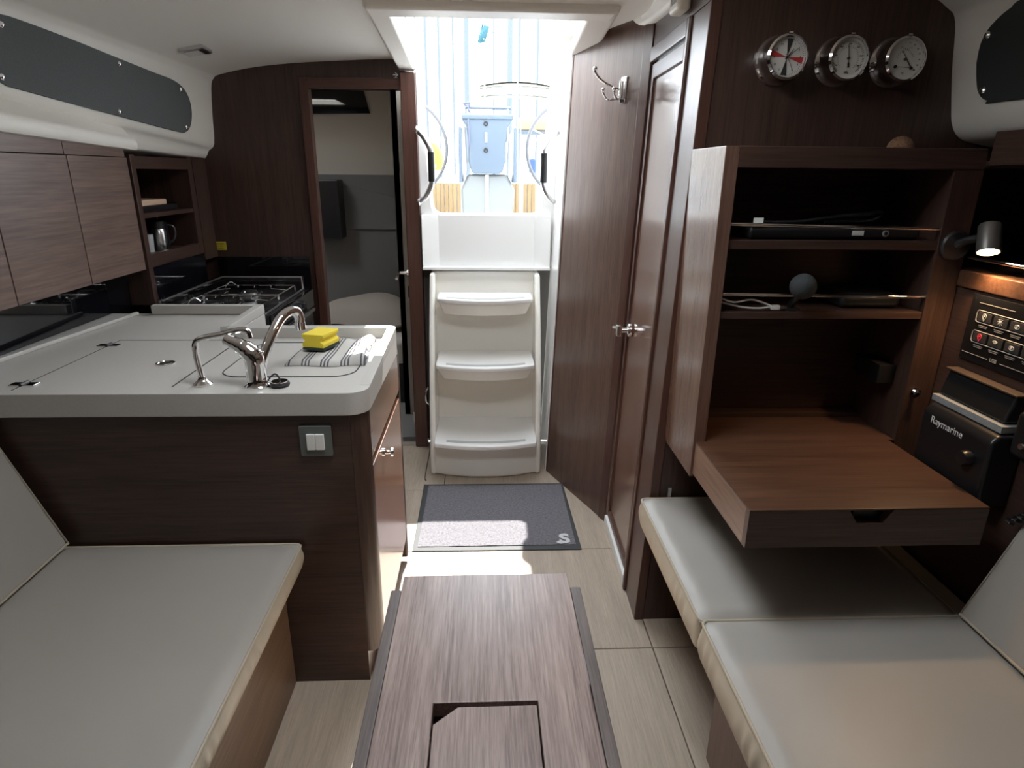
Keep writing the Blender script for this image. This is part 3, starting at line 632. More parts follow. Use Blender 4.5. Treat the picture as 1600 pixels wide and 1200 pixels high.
for y0, y1 in ((2.34, 2.56), (2.57, 2.80)):
    g = MB()
    ring_ = [(-1.145, y0, .868), (-.845, y0, .868), (-.845, y1, .868), (-1.145, y1, .868)]
    g.tube(ring_, .0035, 8, True)
    for x in (-1.07, -1.0, -.93):
        g.tube([(x, y0, .868), (x, y0 + .055, .874), (x, y0 + .06, .868)], .003, 8); g.tube([(x, y1, .868), (x, y1 - .055, .874), (x, y1 - .06, .868)], .003, 8)
    for x, y in ((-1.145, y0), (-.845, y0), (-.845, y1), (-1.145, y1)): g.tube([(x, y, .868), (x, y, .842)], .0035, 8)
    ym = (y0 + y1) / 2
    g.tube([(-1.145, ym, .868), (-1.08, ym, .874)], .003, 8); g.tube([(-.845, ym, .868), (-.91, ym, .874)], .003, 8)
    g.build('pan_support', CHROME, sv)
for y in (2.38, 2.74):
    g = MB().tube(smooth_path([(-1.12, y, .844), (-1.12, y, .875), (-1.10, y + .01, .89), (-1.085, y + .02, .875)]), .003, 8).build('pot_clamp', CHROME, sv)
for s0, s1 in ((2.24, 2.31), (2.86, 3.018)):
    MB().tube([(-.99, s0 + .03, .62), (-.99, s1, .62)], .012, 10).build('gimbal_pivot', STEEL, sv)
B(-1.30, -.86, 2.27, 3.0, .0, .29).build('stove_plinth', WY(), label='dark plinth under the gas stove', cat='plinth')
B(-1.42, -.83, 2.243, 2.262, 0, .80).build('stove_partition', WX(), label='walnut partition between worktop and stove', cat='panel')

# signs on the bulkhead
stk = thing('warning_sticker', 'yellow gas warning sticker with black triangle on the bulkhead', 'sticker', (-1.25, 3.019, .99))
B(-1.298, -1.206, 3.0175, 3.0195, .996, 1.034).build('backing', plain('sticker_yellow', (.62, .50, .04), .5), stk)
MB().prism([(-1.290, 1.004), (-1.268, 1.004), (-1.279, 1.026)], 'y', 3.0165, 3.0175).build('triangle', BLACK, stk)
text('lettering', 'ATTENTION', (-1.238, 3.0168, 1.024), (1, 0, 0), (0, 0, 1), .0085, BLACK, stk)
text('lettering', 'GAZ - GAS', (-1.238, 3.0168, 1.014), (1, 0, 0), (0, 0, 1), .0075, BLACK, stk)
text('lettering', 'WARNING', (-1.238, 3.0168, 1.004), (1, 0, 0), (0, 0, 1), .0075, BLACK, stk)
ar = thing('exit_arrow_sign', 'small white arrow sign above the aft cabin doorway', 'sign', (-.383, 3.019, 1.738))
MB().prism([(-.396, 1.752), (-.380, 1.752), (-.388, 1.759), (-.383, 1.759), (-.372, 1.750), (-.383, 1.741), (-.388, 1.741), (-.380, 1.748), (-.396, 1.748)], 'y', 3.0165, 3.0195).build('arrow', WHITEP, ar)
text('lettering', 'EXIT', (-.384, 3.0166, 1.737), (1, 0, 0), (0, 0, 1), .008, WHITEP, ar)

# ------------------------------------------------------------------ door mat
mt = thing('door_mat', 'grey door mat with dark rubber border before the steps', 'mat', (.04, 2.28, 0))
MB().prism([(-.277, 2.026), (.362, 2.022), (.352, 2.552), (-.281, 2.555)], 'z', .0003, .005).build('rubber_border', plain('mat_rubber', (.045, .048, .05), .6), mt, bevel=.002)
def pile(u, v):
    x = -.258 + .60 * u; y = 2.05 + .485 * v
    return (x - .006 * (v - .5) * (u - .5), y, .0078 + .0008 * math.sin(91 * u * 3.1 + 17 * math.sin(37 * v)))
MATP = plain('mat_pile', (.165, .158, .172), .95, bump=.9, bscale=420, var=.28, vscale=120)
pm = MB().grid(pile, 40, 34)
pm.prism([(-.258, 2.05), (.342, 2.05), (.342, 2.535), (-.258, 2.535)], 'z', .005, .0068)
pm.build('pile', MATP, mt, ang=80)
LOGO = plain('mat_logo', (.62, .62, .63), .9)
q = text('logo', 'S', (.303, 2.085, .0093), (1, 0, 0), (0, 1, 0), .085, LOGO, mt, ext=.0012, fat=.0035)
MB().prism([(.268, 2.062), (.285, 2.075), (.300, 2.068), (.325, 2.062), (.303, 2.055), (.285, 2.052)], 'z', .0085, .0102).build('logo_wave', LOGO, mt)

# ------------------------------------------------------------------ saloon table
tb = thing('saloon_table', 'walnut saloon table with both leaves folded down and a lid in its top', 'table', (0, .5, 0))
UP = [(-.150, -.15), (-.150, .975), (.149, .975), (.149, -.15), (.0715, -.15), (.0715, .683), (-.0745, .683), (-.0745, -.15)]
MB().prism(UP, 'z', .625, .650).build('top', WT('y'), tb, bevel=.0018)
MB().prism([(.0695, -.15), (.0695, .676), (-.040, .676), (-.0725, .648), (-.0725, -.15)], 'z', .628, .6495).build('lid', WT('y'), tb, bevel=.0012)
MB().box(-.076, .073, -.15, .684, .600, .602).build('well_floor', BLACK, tb)
for s_ in (-1, 1):
    lf = B(s_ * .1515, s_ * .1695, -.15, .944, .34, .643).build('leaf', wood('table_leaf_veneer', 'y', (.07, .056, .052), (.17, .135, .125), .35, 300), tb, bevel=.002)
    for y in (.25, .75):
        B(s_ * .149, s_ * .153, y - .03, y + .03, .60, .64).build('hinge', STEEL, lf)
B(-.13, .13, -.12, .90, .36, .598).build('bottle_box', WT('y'), tb, bevel=.004)
for y in (.08, .72):
    MB().lathe([(.035, 0), (.035, .36)], (0, y, .001), (0, 0, 1), 20).build('leg', STEEL, tb)
    MB().lathe([(.09, 0), (.09, .006), (.05, .010)], (0, y, 0), (0, 0, 1), 24).build('foot', STEEL, tb)

# ------------------------------------------------------------------ settees
def cushion(name, x0, x1, y0, y1, z0, z1, inner, label, group=None):
    c = thing(name, label, 'cushion', ((x0 + x1) / 2, (y0 + y1) / 2, z0), group)
    zs = z1 - .012
    dx = .004 if inner > x0 + .1 else -.004
    def top(u, v):
        # soft crown with faint wrinkles along the aisle edge
        x = x0 + (x1 - x0) * u; y = y0 + (y1 - y0) * v
        e = min(1, min(u, 1 - u) * (x1 - x0) / .03) * min(1, min(v, 1 - v) * (y1 - y0) / .03)
        e = math.sin(e * math.pi / 2)
        di = abs(x - inner)
        wr = .0016 * math.exp(-di / .09) * math.sin(y * 46 + 3 * math.sin(x * 9)) if di > .01 else 0
        return (x, y, zs + .012 * e + wr * e + .004 * math.sin(math.pi * u) * math.sin(math.pi * v))
    MB().grid(top, 44, 60).build('cover_top', LEATH, c, ang=80)
    sd = MB(); N = 90
    def side(u, v):
        per = rrect(x0, x1, y0, y1, .018, 4); m = len(per)
        t = u * m; i = int(t) % m; f = t - int(t); a, b = per[i], per[(i + 1) % m]
        x, y = a[0] + (b[0] - a[0]) * f, a[1] + (b[1] - a[1]) * f
        return (x, y, z0 + (zs + .001 - z0) * v)
    # boxing strip, drawn finely along the aisle side for its gathers
    per = []
    for a, b in zip(rrect(x0, x1, y0, y1, .018, 4), rrect(x0, x1, y0, y1, .018, 4)[1:] + rrect(x0, x1, y0, y1, .018, 4)[:1]):
        L_ = math.hypot(b[0] - a[0], b[1] - a[1]); k_ = max(1, int(L_ / .008))
        per += [(a[0] + (b[0] - a[0]) * i / k_, a[1] + (b[1] - a[1]) * i / k_) for i in range(k_)]
    lv = 6; vs = []
    for j in range(lv + 1):
        v = j / lv
        for x, y in per:
            on = abs(x - inner) < .02
            w = (.0035 * math.sin(y * 120 + 2.5 * math.sin(y * 31) + v * 2) * math.sin(math.pi * v) * (.3 + .7 * math.sin(y * 7) ** 2)) if on else 0
            bul = .006 * math.sin(math.pi * v)
            cx, cy = (x0 + x1) / 2, (y0 + y1) / 2
            vs.append((x + (bul if x > cx else -bul) * (1 if abs(x - x0) < .02 or abs(x - x1) < .02 else 0) + w, y + 0, z0 + (zs - z0) * v))
    m = len(per)
    sd.add(vs, [(j * m + i, j * m + (i + 1) % m, (j + 1) * m + (i + 1) % m, (j + 1) * m + i) for j in range(lv) for i in range(m)] + [list(range(m))[::-1]])
    sd.build('boxing', LEATHS, c, ang=80)
    MB().tube([(x, y, zs + .001) for x, y in rrect(x0, x1, y0, y1, .016, 4)], .0032, 8, True).build('piping', LEATHS, c)
    return c
sb = thing('port_settee', 'walnut settee base under the seat cushion beside the galley panel', 'bench', (-.8, .3, 0))
B(-.55, -.53, -1.6, 1.403, 0, .395).build('front_panel', wood('settee_veneer', 'y', (.13, .075, .045), (.24, .15, .095), .4), sb)
B(-1.2, -.55, -1.6, 1.403, .375, .395).build('seat_board', WY(), sb)
cushion('seat_cushion', -1.075, -.468, -.62, 1.392, .396, .462, -.468, 'long pale beige seat cushion against the galley end panel')
def backrest(name, x0, x1, thick, y0, y1, z0, z1, label):
    # leaning slab: x0 at z0, x1 at z1 is the face towards the saloon
    s_ = 1 if x0 > 0 else -1
    m = MB().hexa([(x0, y0, z0), (x0 + s_ * thick, y0, z0), (x0 + s_ * thick, y1, z0), (x0, y1, z0), (x1, y0, z1), (x1 + s_ * thick, y0, z1), (x1 + s_ * thick, y1, z1), (x1, y1, z1)])
    t = thing(name, label, 'cushion', (x0, (y0 + y1) / 2, z0))
    m.build('cover', LEATH, t, bevel=.012, seg=3)
    MB().tube([(x0, y0 + .01, z0 + .008), (x0, y1 - .006, z0 + .006), (x1, y1 - .006, z1 - .008), (x1, y0 + .01, z1 - .008)], .003, 8, True).build('piping', LEATHS, t)
    return t
backrest('back_cushion', -1.033, -1.19, .08, -.6, 1.385, .466, .88, 'leaning pale beige back cushion behind the long seat cushion')
st_ = thing('starboard_settee', 'walnut settee base under the cushions beside the chart table', 'bench', (.85, .3, 0))
B(.535, .555, -1.6, 1.13, 0, .365).build('front_panel', wood('settee_veneer_warm', 'z', (.10, .05, .032), (.19, .10, .068), .35), st_)
B(.555, 1.10, 1.11, 1.13, 0, .365).build('end_panel', WX(), st_)
B(.49, 1.10, -1.6, 1.60, .353, .368).build('seat_board', WX(), st_)
cushion('seat_cushion', .456, 1.03, 1.082, 1.615, .369, .455, .456, 'square pale beige cushion under the chart table')
cushion('seat_cushion', .456, 1.055, -.62, 1.076, .369, .462, .456, 'long pale beige seat cushion beside the square one')
backrest('back_cushion', 1.003, 1.092, .006, -.6, 1.06, .468, .70, 'leaning pale beige back cushion against the starboard lining')
# fabric strip tucked behind the square cushion
MB().prism([(1.034, 1.09), (1.095, 1.09), (1.095, 1.50), (1.034, 1.50)], 'z', .369, .43).build('seat_filler', LEATHS, bevel=.008, seg=3, label='narrow beige filler cushion between square cushion and lining', cat='cushion')

# ------------------------------------------------------------------ chart cabinet, chart table
cc = thing('chart_cabinet', 'walnut cabinet with two open shelves above the chart table', 'cabinet', (.79, 1.52, .62))
B(.515, .546, 1.40, 1.63, .626, 1.410).build('side_panel', wood('cabinet_side_veneer', 'z', (.10, .055, .04), (.19, .11, .08), .18), cc, bevel=.002)
B(.546, 1.095, 1.418, 1.63, 1.366, 1.384).build('top_panel', WX(), cc)
B(.546, 1.095, 1.40, 1.418, 1.366, 1.410).build('top_lip', WX(), cc, bevel=.002)
B(.546, 1.03, 1.405, 1.60, 1.192, 1.212).build('shelf_board', WX(), cc, bevel=.0015)
B(.546, 1.03, 1.405, 1.60, 1.032, 1.049).build('shelf_board', WX(), cc, bevel=.0015)
B(1.03, 1.098, 1.402, 1.63, .45, 1.366).build('side_panel', WZ(), cc, bevel=.002)
B(.546, 1.03, 1.60, 1.63, .60, 1.366).build('back_panel', WX(), cc)
B(.546, 1.03, 1.56, 1.60, .66, .735).build('ledge', WX(), cc, bevel=.002)
for z, z2 in ((1.247, 1.239), (1.090, 1.084)):
    MB().tube([(.546, 1.408, z), (1.03, 1.408, z2)], .0042, 10).build('guard_rail', CHROME, cc)
kb = MB().lathe([(.010, 0), (.010, .003), (.005, .005), (.005, .014), (.009, .018), (.002, .021)], (1.052, 1.402, .852), (0, -1, 0), 16).build('latch_knob', CHROME, cc)
B(.985, 1.03, 1.45, 1.56, .855, .905).build('socket_box', BLACK, cc, bevel=.004)
B(.538, .548, 1.622, 1.632, .435, .475).build('latch_plate', STEEL, cc)

ct = thing('chart_table', 'walnut chart table lid with finger notch in its front edge', 'table', (.765, 1.32, .637))
F = [(.521, .637), (1.012, .637), (1.012, .7195), (.815, .7195), (.797, .690), (.744, .690), (.724, .7195), (.521, .7195)]
WKF = wood('chart_front_veneer', 'x', (.055, .030, .022), (.12, .07, .052), .45)
MB().prism(F, 'y', 1.065, 1.083).build('front', WKF, ct)
B(.744, .797, 1.084, 1.090, .675, .7195).build('notch_back', BLACK, ct)
WKS = wood('chart_side_veneer', 'y', (.16, .085, .055), (.30, .18, .12), .35)
B(.521, .539, 1.083, 1.398, .637, .7195).build('side', WKS, ct)
B(.994, 1.012, 1.083, 1.398, .637, .7195).build('side', WKS, ct)
B(.539, .994, 1.091, 1.57, .637, .650).build('bottom', WX(), ct)
MB().prism([(.521, 1.065), (1.012, 1.065), (1.012, 1.40), (1.027, 1.40), (1.027, 1.558), (.549, 1.558), (.549, 1.398), (.521, 1.398)], 'z', .7197, .7235).build('lid', WK(), ct, bevel=.001)

# ------------------------------------------------------------------ brass-style instruments
FACE = plain('dial_white', (.62, .61, .58), .5)
INK = plain('dial_ink', (.02, .02, .02), .6); RED = plain('dial_red', (.45, .03, .03), .6)
def gauge(x, label, kind):
    z = 1.61; yw = 1.632; K = .83
    def sc3(px, py, pz): return (x + (px - x) * K, yw + (py - yw) * .95, z + (pz - z) * K)
    t = thing('ship_instrument', label, 'instrument', (x, yw, z - .066), 'round chrome instruments on the bulkhead')
    MB().lathe([(.066, 0), (.067, .004), (.063, .010), (.057, .016), (.056, .030), (.054, .046)], (x, yw, z), (0, -1, 0), 48).map(sc3).build('case', CHROME, t)
    MB().lathe([(.056, .046), (.0585, .050), (.0585, .060), (.053, .064), (.0505, .060), (.0505, .050)], (x, yw, z), (0, -1, 0), 48).map(sc3).build('bezel', CHROME, t)
    MB().lathe([(.0508, .052), (.0508, .054)], (x, yw, z), (0, -1, 0), 48).map(sc3).build('dial', FACE, t)
    yf = yw - .0546
    def bar_(a, r0, r1, w0, w1, nm, mat, dy=0, cx=0, cz=0):
        a = R(a); dx, dz = math.sin(a), math.cos(a); px, pz = dz, -dx
        q = [(x + cx + dx * r0 - px * w0, z + cz + dz * r0 - pz * w0), (x + cx + dx * r0 + px * w0, z + cz + dz * r0 + pz * w0), (x + cx + dx * r1 + px * w1, z + cz + dz * r1 + pz * w1), (x + cx + dx * r1 - px * w1, z + cz + dz * r1 - pz * w1)]
        return MB().prism(q, 'y', yf - .0006 - dy, yf - dy).map(sc3).build(nm, mat, t)
    def ticks(r0, r1, step, a0=0, a1=360, cx=0, cz=0, w=.0004):
        m = MB(); a = a0
        while a < a1 + .1:
            s_, c_ = math.sin(R(a)), math.cos(R(a)); X, Z = x + cx, z + cz
            m.prism([(X + s_ * r0 - c_ * w, Z + c_ * r0 + s_ * w), (X + s_ * r0 + c_ * w, Z + c_ * r0 - s_ * w), (X + s_ * r1 + c_ * w, Z + c_ * r1 - s_ * w), (X + s_ * r1 - c_ * w, Z + c_ * r1 + s_ * w)], 'y', yf - .0005, yf); a += step
        m.map(sc3).build('scale', INK, t)
    if kind == 'clock':
        for a, mat in ((5, INK), (185, INK), (100, RED), (-78, RED)): bar_(a, .004, .046, .0005, .0085, 'sector', mat)
        ticks(.0445, .0485, 6)
        for i in range(12):
            a = R(30 * (i + 1)); text('numeral', str(i + 1), sc3(x + .037 * math.sin(a), yf - .0008, z + .037 * math.cos(a)), (1, 0, 0), (0, 0, 1), .0085 * K, INK, t)
        bar_(38, -.006, .026, .0012, .0008, 'hour_hand', INK, .002); bar_(52, -.008, .040, .0009, .0006, 'minute_hand', INK, .003); bar_(150, -.010, .042, .0004, .0003, 'second_hand', INK, .0035)
    elif kind == 'barometer':
        ticks(.040, .046, 5, -140, 140); ticks(.028, .031, 10, -140, 140)
        for i, a in enumerate(range(-120, 121, 40)): text('numeral', str(960 + 20 * i)[-3:], sc3(x + .0365 * math.sin(R(a)), yf - .0008, z + .0365 * math.cos(R(a))), (1, 0, 0), (0, 0, 1), .0055 * K, INK, t)
        text('lettering', 'hPa', sc3(x, yf - .0008, z - .036), (1, 0, 0), (0, 0, 1), .008 * K, INK, t)
        bar_(-8, -.024, .036, .0013, .0006, 'pointer', INK, .002); bar_(172, .012, .024, .0022, .0022, 'pointer_tail', INK, .002)
    else:
        ticks(.052, .057, 6, -58, -8, .024, -.024); ticks(.052, .057, 6, 8, 58, -.022, -.024)
        text('lettering', '°C', sc3(x, yf - .0008, z - .036), (1, 0, 0), (0, 0, 1), .008 * K, INK, t)
        for i, a in enumerate(range(10, 131, 20)): text('numeral', str(10 * i), sc3(x + .042 * math.sin(R(a)), yf - .0008, z + .042 * math.cos(R(a))), (1, 0, 0), (0, 0, 1), .0055 * K, INK, t)
        bar_(-38, 0, .056, .0009, .0006, 'pointer', INK, .002, .022, -.022); bar_(-86, 0, .046, .0006, .0004, 'pointer', INK, .003, .022, -.022)
        for cx in (.022, -.024): MB().lathe([(.004, 0), (.004, .003)], (x + cx, yf, z - .022 - (.0 if cx > 0 else -.003)), (0, -1, 0), 14).map(sc3).build('pointer_boss', INK, t)
    MB().lathe([(.0035, 0), (.0035, .004)], (x, yf, z), (0, -1, 0), 14).map(sc3).build('hub', INK, t)
    B(x - .006, x + .006, yw - .062, yw - .046, z + .0575, z + .063).map(sc3).build('hinge', CHROME, t, bevel=.001)
gauge(.700, 'chrome ship clock with red and dark sectors on its dial', 'clock')
gauge(.845, 'chrome barometer with single long pointer between the other two instruments', 'barometer')
gauge(.980, 'chrome thermometer and hygrometer with two crossing pointers', 'thermo')
MB().ball((1.017, 1.59, 1.385 + .030), .030, 24, 14).build('cork_ball', plain('cork', (.22, .12, .07), .9, bump=.6, bscale=300, var=.4, vscale=250), label='brown cork ball on top of the chart cabinet', cat='ball')

# things on the chart cabinet shelves
ls = thing('flat_case', 'flat black case with small label on the upper cabinet shelf', 'case', (.80, 1.5, 1.2125))
B(.60, 1.0, 1.425, 1.58, 1.2125, 1.240).build('case', BLACK, ls, bevel=.008, seg=3)
B(.838, .865, 1.4235, 1.425, 1.222, 1.233).build('label', WHITEP, ls)
rb = MB().lathe([(.0075, 0), (.0075, .002)], (.916, 1.425, 1.227), (0, -1, 0), 18).build('badge', GREYP, ls)
MB().lathe([(.004, 0), (.004, .001)], (.916, 1.4225, 1.227), (0, -1, 0), 14).build('badge_centre', BLACK, rb)
MB().tube(smooth_path([(.64, 1.46, 1.248), (.72, 1.45, 1.250), (.82, 1.46, 1.262), (.88, 1.45, 1.268), (.915, 1.46, 1.272), (.925, 1.47, 1.262), (.90, 1.48, 1.25), (.80, 1.48, 1.247)]), .0045, 10).build('black_cable', BLACK, label='coiled black cable lying on the flat black case', cat='cable')
B(.605, .628, 1.424, 1.4245, 1.2405, 1.26).build('paper_tag', WHITEP, label='small white tag at the end of the flat black case', cat='tag')
bs = thing('ball_speaker', 'dark grey ball speaker on the lower cabinet shelf', 'speaker', (.723, 1.42, 1.0495))
MB().ball((.723, 1.385, 1.112), .029, 24, 16).build('grille', plain('dark_mesh', (.03, .034, .036), .8, bump=.6, bscale=600), bs)
MB().tube([(.723, 1.40, 1.09), (.723, 1.425, 1.065), (.723, 1.43, 1.052)], .008, 10).build('stem', BLACK, bs)
MB().lathe([(.022, 0), (.022, .004), (.008, .006)], (.723, 1.43, 1.0495), (0, 0, 1), 18).build('foot', BLACK, bs)
uc = thing('usb_cable', 'white charging cable with plug on the lower cabinet shelf', 'cable', (.62, 1.42, 1.0495))
MB().tube(smooth_path([(.552, 1.42, 1.078), (.58, 1.415, 1.070), (.62, 1.415, 1.076), (.65, 1.42, 1.068), (.672, 1.42, 1.060)]), .0022, 8).build('cord', WHITEP, uc)
MB().tube(smooth_path([(.552, 1.43, 1.068), (.60, 1.42, 1.058), (.64, 1.418, 1.055), (.672, 1.42, 1.058)]), .0022, 8).build('cord', WHITEP, uc)
B(.670, .692, 1.414, 1.426, 1.0515, 1.0625).build('plug', WHITEP, uc, bevel=.002)
B(.692, .708, 1.4155, 1.4245, 1.0535, 1.060).build('connector', STEEL, uc)
B(.85, 1.0, 1.44, 1.57, 1.0495, 1.085).build('black_pouch', BLACK, bevel=.014, seg=3, label='soft black pouch at the back of the lower cabinet shelf', cat='pouch')

# ------------------------------------------------------------------ reading lamp
LPO = Vector((1.068, 1.300, 1.200)); LPA = Vector((.18, .42, .89)).normalized()   # lamp mouth and axis
lp = thing('reading_lamp', 'small black reading lamp lit warm over the chart table', 'lamp', (1.068, 1.401, 1.16))
MB().lathe([(.034, 0), (.034, .006), (.030, .010), (.004, .011)], (1.066, 1.401, 1.203), (0, -1, 0), 28).build('base', DSTEEL, lp)
MB().tube(smooth_path([(1.066, 1.392, 1.206), (1.07, 1.375, 1.216), (1.074, 1.348, 1.224), (1.076, 1.322, 1.228)]), .009, 12).build('arm', DSTEEL, lp)
MB().lathe([(.020, .062), (.022, .058), (.022, .0), (.020, .0), (.020, .010), (.018, .012)], LPO, LPA, 28).build('shade', plain('grey_lamp_metal', (.16, .15, .14), .4, .6), lp)
MB().lathe([(.0195, .003), (.0195, .006)], LPO, LPA, 24).build('bulb', plain('warm_glow', (1, .8, .5), .5, emit=(1, .66, .30), es=60), lp)
ld = bpy.data.lights.new('reading_lamp_light', 'SPOT'); lo = bpy.data.objects.new('reading_lamp_light', ld); COL.objects.link(lo)
ld.energy = 3.2; ld.color = (1, .62, .32); ld.spot_size = R(150); ld.spot_blend = .6; ld.shadow_soft_size = .018
lo.parent = lp; lo.location = LPO - LPA * .004 - WLOC[lp]; lo.rotation_euler = (-LPA).to_track_quat('-Z', 'Y').to_euler()

# ------------------------------------------------------------------ switch panel on the starboard lining
SPX = 1.0995
pn = thing('switch_panel', 'black electrical switch panel with outlined symbol buttons on the lining', 'switch panel', (SPX, 1.2, .955))
B(1.093, SPX, .94, 1.342, .957, 1.106).build('plate', plain('panel_black', (.010, .010, .011), .25), pn, bevel=.002)
LINE = plain('panel_grey_line', (.35, .35, .35), .5)
def outline(y0, y1, z0, z1, r=.006):
    return MB().tube([(1.0928, y, z) for y, z in rrect(y0, y1, z0, z1, r)], .0010, 6, True)
XF = 1.0922
for row, (z0, z1) in enumerate(((1.047, 1.073), (1.002, 1.028))):
    outline(.96, 1.318, z0, z1).build('button_outline', LINE, pn)
    for i in range(8):
        y1 = 1.316 - i * .0445; yc = y1 - .022; zc = (z0 + z1) / 2
        bt = B(1.0915, 1.0932, y1 - .041, y1 - .003, z0 + .003, z1 - .003).build('button', plain('button_dark', (.035, .035, .036), .4), pn, bevel=.001)
        col = plain('button_icon_red', (.7, .03, .05), .5, emit=(1, .05, .08), es=.25) if (row, i) == (1, 0) else plain('button_icon', (.6, .6, .6), .5)
        ic = MB(); xi = 1.0912
        if i % 4 == 0:
            ic.tube([(xi, yc + .005 * math.cos(a), zc + .003 + .005 * math.sin(a)) for a in [R(-40 + 260 * k / 10) for k in range(11)]] + [(xi, yc, zc - .008)], .0008, 6, True)
            ic.ball((xi, yc, zc + .003), .0018, 8, 6)
        elif i % 4 == 1 and row == 0:
            ic.ball((xi, yc, zc), .0042, 12, 8, (.2, 1, 1))
            for k in range(8): a = R(45 * k); ic.tube([(xi, yc + .005 * math.cos(a), zc + .005 * math.sin(a)), (xi, yc + .0075 * math.cos(a), zc + .0075 * math.sin(a))], .0007, 6)
        elif i % 4 == 1:
            for k in range(3): ic.tube([(xi, yc + (.003 + .0025 * k) * math.cos(a), zc - .004 + (.003 + .0025 * k) * math.sin(a)) for a in [R(40 + 100 * j / 6) for j in range(7)]], .0008, 6)
        elif i % 4 == 2:
            ic.tube([(xi, yc + .006 * math.cos(a), zc + .004 * math.sin(a)) for a in [R(30 * k) for k in range(12)]], .0009, 6, True); ic.ball((xi, yc, zc), .002, 8, 6)
        else:
            ic.tube([(xi, yc - .006, zc - .003), (xi, yc, zc + .005), (xi, yc + .006, zc - .003)], .0009, 6, True)
        ic.build('icon', col, bt)
        cp = MB()
        for zz, w in ((z0 - .006, .013), (z0 - .0095, .011)): cp.box(1.0922, 1.0931, yc - w, yc + w, zz - .0008, zz + .0008)
        cp.build('caption', plain('caption_grey', (.22, .22, .22), .6), pn)
B(1.0922, 1.0931, 1.22, 1.318, 1.0885, 1.0895).build('rule_line', LINE, pn)
B(1.0922, 1.0931, 1.26, 1.335, .9745, .9753).build('rule_line', LINE, pn)
B(1.0922, 1.0931, 1.00, 1.225, .9745, .9753).build('rule_line', LINE, pn)
text('lettering', 'USB', (1.0919, 1.243, .976), (0, -1, 0), (0, 0, 1), .011, LINE, pn)

# ------------------------------------------------------------------ radio
rd = thing('marine_radio', 'black marine radio with grey strip and white brand lettering below switch panel', 'radio', (1.09, 1.26, .68))
B(1.06, 1.0995, 1.14, 1.335, .872, .930).map(lambda x, y, z: (x + (z - .872) * .25, y, z)).build('upper_case', BLACK, rd, bevel=.006, seg=3)
B(1.068, 1.0995, 1.135, 1.340, .930, .935).build('top_trim', plain('dark_brown_trim', (.06, .04, .03), .5), rd, bevel=.002)
B(1.050, 1.0995, 1.13, 1.338, .855, .870).build('label_strip', plain('grey_strip', (.30, .31, .31), .5, var=.15, vscale=200), rd, bevel=.001)
MB().prism([(1.035, .70), (1.028, .72), (1.028, .836), (1.042, .853), (1.0995, .853), (1.0995, .69), (1.06, .69)], 'y', 1.12, 1.328).build('lower_case', BLACK, rd, bevel=.008, seg=3)
text('lettering', 'Raymarine', (1.0275, 1.246, .822), (0, -1, 0), (0, 0, 1), .0235, plain('white_print', (.75, .75, .75), .5), rd)
MB().lathe([(.017, 0), (.017, .012), (.014, .018), (.002, .019)], (1.028, 1.165, .785), (-1, 0, 0), 24).build('volume_knob', BLACK, rd)
mc = thing('radio_microphone', 'black handheld radio microphone hanging beside the marine radio', 'microphone', (1.075, 1.08, .80))
B(1.055, 1.0995, 1.045, 1.112, .82, .915).build('body', BLACK, mc, bevel=.012, seg=3)
cord = [(1.075 + .010 * math.cos(i * .9), 1.08 - .05 * math.sin(i / 90 * math.pi) + .010 * math.sin(i * .9), .82 - i / 90 * .14) for i in range(90)]
MB().tube(cord, .0028, 6).build('coiled_cord', BLACK, mc)
MB().tube([(1.054, 1.078, .85), (1.049, 1.078, .85)], .006, 10).build('button', STEEL, mc)

# ------------------------------------------------------------------ coat hook, alarm, ceiling light
hk = thing('coat_hook', 'chrome triple coat hook on the angled walnut panel', 'hook', (.455, 2.36, 1.58))
hp = HA + hd_ * (LN - .14); bx, by = hp.x + .032 * 1.62, hp.y
nv = Vector((-hn.x, -hn.y, 0)); sd_ = Vector((hd_.x, hd_.y, 0)); o0 = Vector((bx, by, 1.625))
def hkp(s_, n_, z): return tuple(o0 + sd_ * s_ + nv * n_ + Vector((.032 * z, 0, z)))
m = MB(); m.hexa([hkp(-.016, 0, -.042), hkp(.016, 0, -.042), hkp(.016, .006, -.042), hkp(-.016, .006, -.042), hkp(-.016, 0, .042), hkp(.016, 0, .042), hkp(.016, .006, .042), hkp(-.016, .006, .042)])
m.build('plate', CHROME, hk, bevel=.002)
MB().tube([hkp(0, .012, -.028), hkp(0, .012, .028)], .009, 12).build('swivel', CHROME, hk)
for pts, nm in (([(0, .012, .0), (-.01, .04, .008), (-.02, .08, .026), (-.026, .105, .05), (-.027, .108, .064)], 'long_arm'), ([(0, .012, -.015), (-.008, .03, -.028), (-.016, .055, -.030), (-.02, .070, -.012), (-.021, .072, .0)], 'short_arm'), ([(0, .012, -.012), (.012, .028, -.028), (.024, .048, -.030), (.03, .060, -.014), (.031, .062, -.002)], 'short_arm')):
    a = MB().tube(smooth_path([hkp(*p) for p in pts]), .0042, 10).build(nm, CHROME, hk)
    MB().ball(hkp(*pts[-1]), .0075, 14, 10).build('ball_tip', CHROME, a)
al = thing('gas_alarm', 'small cream alarm box high above the head door', 'alarm', (.512, 1.84, 1.75))
B(.494, .530, 1.795, 1.88, 1.750, 1.815).build('case', plain('cream_plastic', (.66, .62, .55), .45), al, bevel=.010, seg=3)
for i in range(4): B(.4925, .4945, 1.812 + .014 * i, 1.818 + .014 * i, 1.770, 1.79).build('vent_slot', GREYP, al)
clt = thing('ceiling_light', 'small square steel ceiling light on the cream headliner near the window shade', 'light', (-1.08, 2.66, 1.765))
def clm(x, y, z): return (x, y, z + .16 * (x + 1.08) - .04 * (y - 2.66))
MB().box(-1.125, -1.035, 2.615, 2.705, 1.766, 1.786).map(clm).build('bezel', STEEL, clt, bevel=.003)
